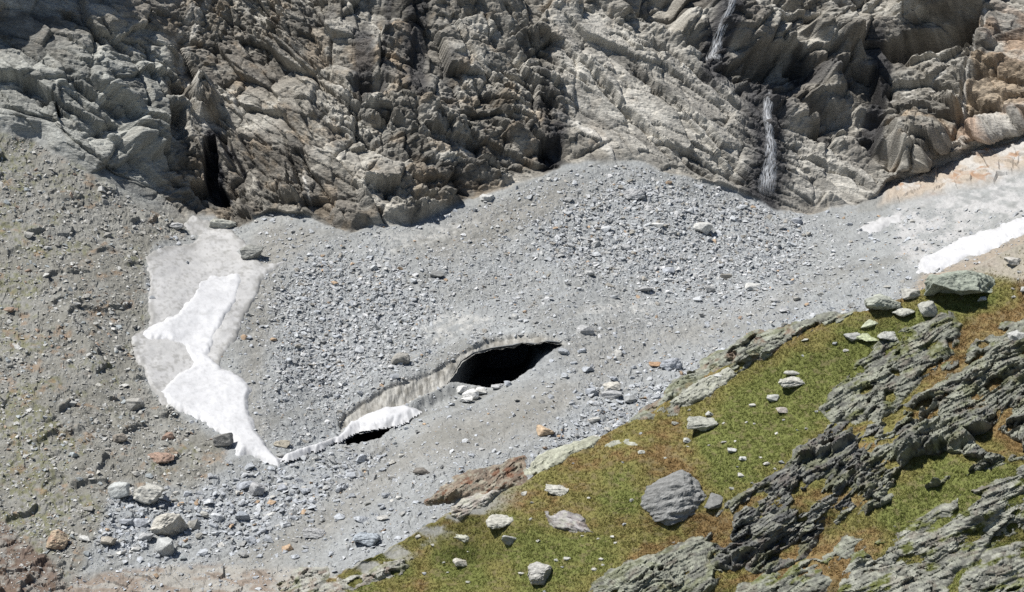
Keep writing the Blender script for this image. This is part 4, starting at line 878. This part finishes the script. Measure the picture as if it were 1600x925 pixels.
# moraine
put(852, 676, 28, 17, (.42, .32, .22), 'tawny boulder with dark right end on the moraine', seed=107)
put(957, 604, 30, 12, (.45, .43, .38), 'pale cream boulder on top of the moraine blocks', seed=108)
put(957, 616, 34, 14, cG, 'grey boulder directly under the pale cream one', seed=109)
put(985, 624, 20, 14, (.28, .285, .28), 'dark grey boulder right of the pale cream one', seed=110)
put(925, 612, 20, 12, cB, 'blue-grey boulder left of the pale cream one', seed=111)
put(1050, 566, 36, 22, cB, 'big blue-grey block near the upper rock rib', seed=112)
put(1025, 567, 22, 6, (.36, .24, .15), 'thin orange slab beside the big blue-grey block', seed=113)
put(573, 846, 42, 18, (.33, .36, .385), 'bluish smooth flat boulder on the lower moraine', seed=114, box=.3)
put(660, 743, 28, 11, (.18, .165, .145), 'dark brown flat slab alone on the smooth moraine', seed=115)
put(490, 830, 36, 18, cG, 'grey block on the left side of the lower moraine', seed=116)
put(960, 590, 14, 8, cB, 'small blue block above the pale cream boulder', seed=117)
put(1225, 575 - 90, 16, 8, cG, 'small grey block on the moraine above the rock rib', seed=118)
NAMED = len(used)

# the next largest stones: individuals without any feature of their own
protos = {}
def many(n, zone, dens, s0, s1, mix, label, group, seed, near=False, asp=.55, name='rock', cat='rock'):
    r = np.random.default_rng(seed); k = 0; tries = 0
    while k < n and tries < n * 400:
        tries += 1; u, v = r.uniform(zone[0], zone[2]), r.uniform(zone[1], zone[3])
        if r.uniform() > float(dens(np.array([u]), np.array([v]))[0]): continue
        s = s0 * (s1 / s0) ** (r.uniform() ** 1.8)
        if any(abs(u - a_) < .55 * (s + c_) and abs(v - b_) < .4 * (s + c_) for a_, b_, c_ in used): continue
        put(u, v, s, s * asp * r.uniform(.7, 1.2), tuple(stone_cols(1, r, mix)[0]), label, near, int(r.integers(1, 1e6)), r.uniform(-.8, .8), (r.normal(0, .15), r.normal(0, .2)), name, cat, group=group, n=14, box=r.uniform(.3, .75)); k += 1
many(46, (870, 280, 1290, 470), samp(dg), 10, 21, GREY, 'pale grey angular rock in the rubble of the upper right glacier', 'rocks on the upper right glacier', 21)
many(44, (425, 400, 690, 620), samp(dg), 9, 17, BLUE, 'blue-grey angular rock in the rubble patch on the left half of the glacier', 'rocks on the left half of the glacier', 22)
many(56, (240, 700, 620, 870), samp(dm * (U < 620)), 11, 24, BLUE, 'blue-grey block in the stream bed below the snow tongue', 'blocks in the stream bed', 23)
many(34, (840, 540, 1130, 740), samp(dm), 10, 22, BLUE, 'grey block in the rubble beside the rock rib of the ridge', 'blocks beside the rock rib', 24)
many(22, (120, 740, 320, 880), samp(dm + dl), 10, 20, WARM, 'warm grey block around the big boulders of the lower left gully', 'blocks in the lower left gully', 25)
many(34, (0, 250, 340, 760), samp(dl), 9, 18, WARM, 'warm grey rock lying on the left scree slope', 'rocks on the left scree slope', 26)
many(16, (560, 700, 860, 860), samp(dm), 9, 18, WARM, 'grey rock on the lower moraine below the grassy ridge', 'rocks on the lower moraine', 27)
many(16, (1130, 430, 1440, 520), samp(dm), 8, 16, WARM, 'grey rock in the rubble above the ridge crest', 'rocks above the ridge crest', 28)
gok = lambda u, v: (near_ok(u, v, 6) & (on_rock(u, v) < -4)).astype(float) * np.clip(.35 + .8 * fbm(u / 40, v / 25, 99, 3) + .5 * (np.hypot((u - 1140) / 130, (v - 690) / 60) < 1), 0, 1)
many(60, (560, 520, 1340, 925), gok, 5, 13, PALE, 'small whitish stone lying in the grass of the hillside', 'small stones in the grass', 29, True, .5, 'stone', 'stone')
many(14, (1440, 390, 1620, 470), lambda u, v: near_ok(u, v, 4).astype(float), 7, 16, WARM, 'grey stone on the gravelly ground below the snow strip at right', 'stones below the right snow strip', 30, True)
print('boulders', len(used), round(time.time() - T0, 1))

# ------------------------------------------------------------------ waterfalls
def waterfall(P, w0, w1, label, seed):
    """thin curved veil of falling water just off the rock, torn into streaks by its material"""
    P = np.array(P, float); L = np.r_[0, np.cumsum(np.hypot(*np.diff(P, axis=0).T))]; L /= L[-1]; n, m = 60, 15
    t = np.linspace(0, 1, n); sx = np.linspace(-1, 1, m); TT_, SX = np.meshgrid(t, sx, indexing='ij')
    wd = (w0 + (w1 - w0) * TT_ ** 1.3) * (1 + .25 * fbm(TT_ * 6, TT_ * 0 + seed, seed, 3)); u = np.interp(TT_, L, P[:, 0]) + SX * wd + 2.5 * fbm(TT_ * 5, TT_ * 0, seed + 1, 3); v = np.interp(TT_, L, P[:, 1])
    p = sum(ter(u + du_, v + dv_) for du_ in (-5, 0, 5) for dv_ in (-8, -4, 0, 4, 8)) / 15 + bil(Nm, us, vs, u, v) * (.9 - .5 * SX ** 2)[..., None]
    q = p - bil(Nm, us, vs, u, v) * .12
    cc = np.ones((2, n, m, 4)); cc[..., 0] = (1 - SX ** 2) * sst(0, .08, TT_) * sst(1, .75, TT_); cc[..., 1] = SX * wd / 6; cc[..., 2] = TT_ * L.size * 4
    ix = np.arange(n * m).reshape(n, m); qd = np.stack([ix[:-1, :-1], ix[1:, :-1], ix[1:, 1:], ix[:-1, 1:]], -1).reshape(-1, 4)
    rim = []
    for e in (ix[:, 0], ix[:, -1]): rim.append(np.stack([e[:-1], e[1:], e[1:] + n * m, e[:-1] + n * m], -1))
    fc = np.concatenate([qd, qd[:, ::-1] + n * m] + rim)
    return link('waterfall', raw_mesh('waterfall', np.concatenate([p.reshape(-1, 3), q.reshape(-1, 3)]), fc, cc.reshape(-1, 4), True, M_water), label=label, cat='waterfall')

def water_mat():
    m = bpy.data.materials.new('falling_water'); m.use_nodes = True; t = m.node_tree; N = t.nodes; N.clear(); Lk = t.links
    at = N.new('ShaderNodeAttribute'); at.attribute_name = 'Col'; sp = N.new('ShaderNodeSeparateColor'); Lk.new(at.outputs['Color'], sp.inputs[0])
    cb = N.new('ShaderNodeCombineXYZ'); Lk.new(sp.outputs[1], cb.inputs[0]); Lk.new(sp.outputs[2], cb.inputs[1])
    mp = N.new('ShaderNodeMapping'); mp.inputs['Scale'].default_value = (2.3, .5, 1); Lk.new(cb.outputs[0], mp.inputs[0])
    nz_ = N.new('ShaderNodeTexNoise'); nz_.inputs['Scale'].default_value = 1.6; nz_.inputs['Detail'].default_value = 6; nz_.inputs['Roughness'].default_value = .65; Lk.new(mp.outputs[0], nz_.inputs['Vector'])
    mr = N.new('ShaderNodeMapRange'); mr.inputs[1].default_value = .42; mr.inputs[2].default_value = .72; mr.inputs[3].default_value = 0; mr.inputs[4].default_value = .9; Lk.new(nz_.outputs[0], mr.inputs[0])
    mu = N.new('ShaderNodeMath'); mu.operation = 'MULTIPLY'; Lk.new(mr.outputs[0], mu.inputs[0]); Lk.new(sp.outputs[0], mu.inputs[1])
    d = N.new('ShaderNodeBsdfDiffuse'); d.inputs[0].default_value = (.93, .95, .97, 1); tr = N.new('ShaderNodeBsdfTranslucent'); tr.inputs[0].default_value = (.93, .95, .97, 1)
    mx = N.new('ShaderNodeMixShader'); mx.inputs[0].default_value = .35; Lk.new(d.outputs[0], mx.inputs[1]); Lk.new(tr.outputs[0], mx.inputs[2])
    tp = N.new('ShaderNodeBsdfTransparent'); m2 = N.new('ShaderNodeMixShader'); Lk.new(mu.outputs[0], m2.inputs[0]); Lk.new(tp.outputs[0], m2.inputs[1]); Lk.new(mx.outputs[0], m2.inputs[2])
    o = N.new('ShaderNodeOutputMaterial'); Lk.new(m2.outputs[0], o.inputs[0]); return m
def soft_mat(name, trans, alpha=1.0):
    m = bpy.data.materials.new(name); m.use_nodes = True; t = m.node_tree; N = t.nodes; N.clear(); Lk = t.links
    at = N.new('ShaderNodeAttribute'); at.attribute_name = 'Col'; d = N.new('ShaderNodeBsdfDiffuse'); tr = N.new('ShaderNodeBsdfTranslucent'); mx = N.new('ShaderNodeMixShader'); mx.inputs[0].default_value = trans
    o = N.new('ShaderNodeOutputMaterial')
    tc = N.new('ShaderNodeTexCoord'); nz_ = N.new('ShaderNodeTexNoise'); nz_.inputs['Scale'].default_value = 2.0; nz_.inputs['Detail'].default_value = 5; Lk.new(tc.outputs['Object'], nz_.inputs['Vector'])
    mr = N.new('ShaderNodeMapRange'); mr.inputs[3].default_value = .8; mr.inputs[4].default_value = 1.2; Lk.new(nz_.outputs[0], mr.inputs[0])
    sc_ = N.new('ShaderNodeVectorMath'); sc_.operation = 'SCALE'; Lk.new(at.outputs['Color'], sc_.inputs[0]); Lk.new(mr.outputs[0], sc_.inputs['Scale'])
    Lk.new(sc_.outputs[0], d.inputs[0]); Lk.new(sc_.outputs[0], tr.inputs[0]); Lk.new(d.outputs[0], mx.inputs[1]); Lk.new(tr.outputs[0], mx.inputs[2])
    if alpha < 1:
        tp = N.new('ShaderNodeBsdfTransparent'); m2 = N.new('ShaderNodeMixShader'); m2.inputs[0].default_value = alpha
        Lk.new(tp.outputs[0], m2.inputs[1]); Lk.new(mx.outputs[0], m2.inputs[2]); Lk.new(m2.outputs[0], o.inputs[0])
    else: Lk.new(mx.outputs[0], o.inputs[0])
    return m
M_grass = soft_mat('grass_blade', .5)
M_water = water_mat()
waterfall([(1132, -12), (1126, 25), (1121, 60), (1120, 104)], 5, 11, 'thin white waterfall dropping from the top edge of the cliff', 61)
waterfall([(1196, 150), (1200, 180), (1202, 215), (1203, 245), (1198, 312)], 6, 17, 'white waterfall sliding down the dark rock to the right of the debris cone', 62)

def grass():
    r = np.random.default_rng(70); n = 170000
    n = 200000; u = r.uniform(430, 1790, n); v = r.uniform(300, 945, n); m = near_ok(u, v, 1) & (rock_h(u, v) < .05 + .22 * r.uniform(size=len(u)) ** 2); u, v = u[m], v[m]
    c = turf(u, v); gvm = poly_sd([(1440,440),(1500,412),(1600,362),(1700,320),(1700,440),(1600,440),(1540,430)], u, v, 60)
    k = (gvm < 4) | (r.uniform(size=len(u)) < .12); bare_ = sst(.18, .42, fbm(u / 9, v / 5, 890, 4)); k &= r.uniform(size=len(u)) > bare_ * .6; k &= r.uniform(size=len(u)) > rim_gravel(u, v) * 1.1
    u, v, c = u[k], v[k], c[k]; p = near_pt(u, v); n = len(u); d = (p - CAM) @ AX_F
    B_ = 4; hgt = r.uniform(.10, .28, (n, B_)) * (0.7 + .6 * (fbm(u / 14, v / 8, 71, 3) * .5 + .5))[:, None]; az = r.uniform(0, 6.283, (n, B_)); ln = r.uniform(.1, .7, (n, B_)) * hgt
    root = p[:, None, :] + np.stack([r.normal(0, .09, (n, B_)), r.normal(0, .09, (n, B_)), np.full((n, B_), -.02)], -1)
    wv = .035 * np.stack([np.cos(az + 1.57), np.sin(az + 1.57), 0 * az], -1)
    tip = root + np.stack([np.cos(az) * ln + .05, np.sin(az) * ln, hgt], -1)
    co = np.stack([root - wv, root + wv, tip], 2).reshape(-1, 3); fc = np.arange(len(co)).reshape(-1, 3)
    cc = np.repeat(c * r.uniform(.85, 1.22, (n, 1)), B_ * 3, 0)
    link('grass', raw_mesh('grass', co, fc, cc, False, M_grass), label='short green and rust-brown alpine grass', kind='stuff')
grass()
print('done', round(time.time() - T0, 1))
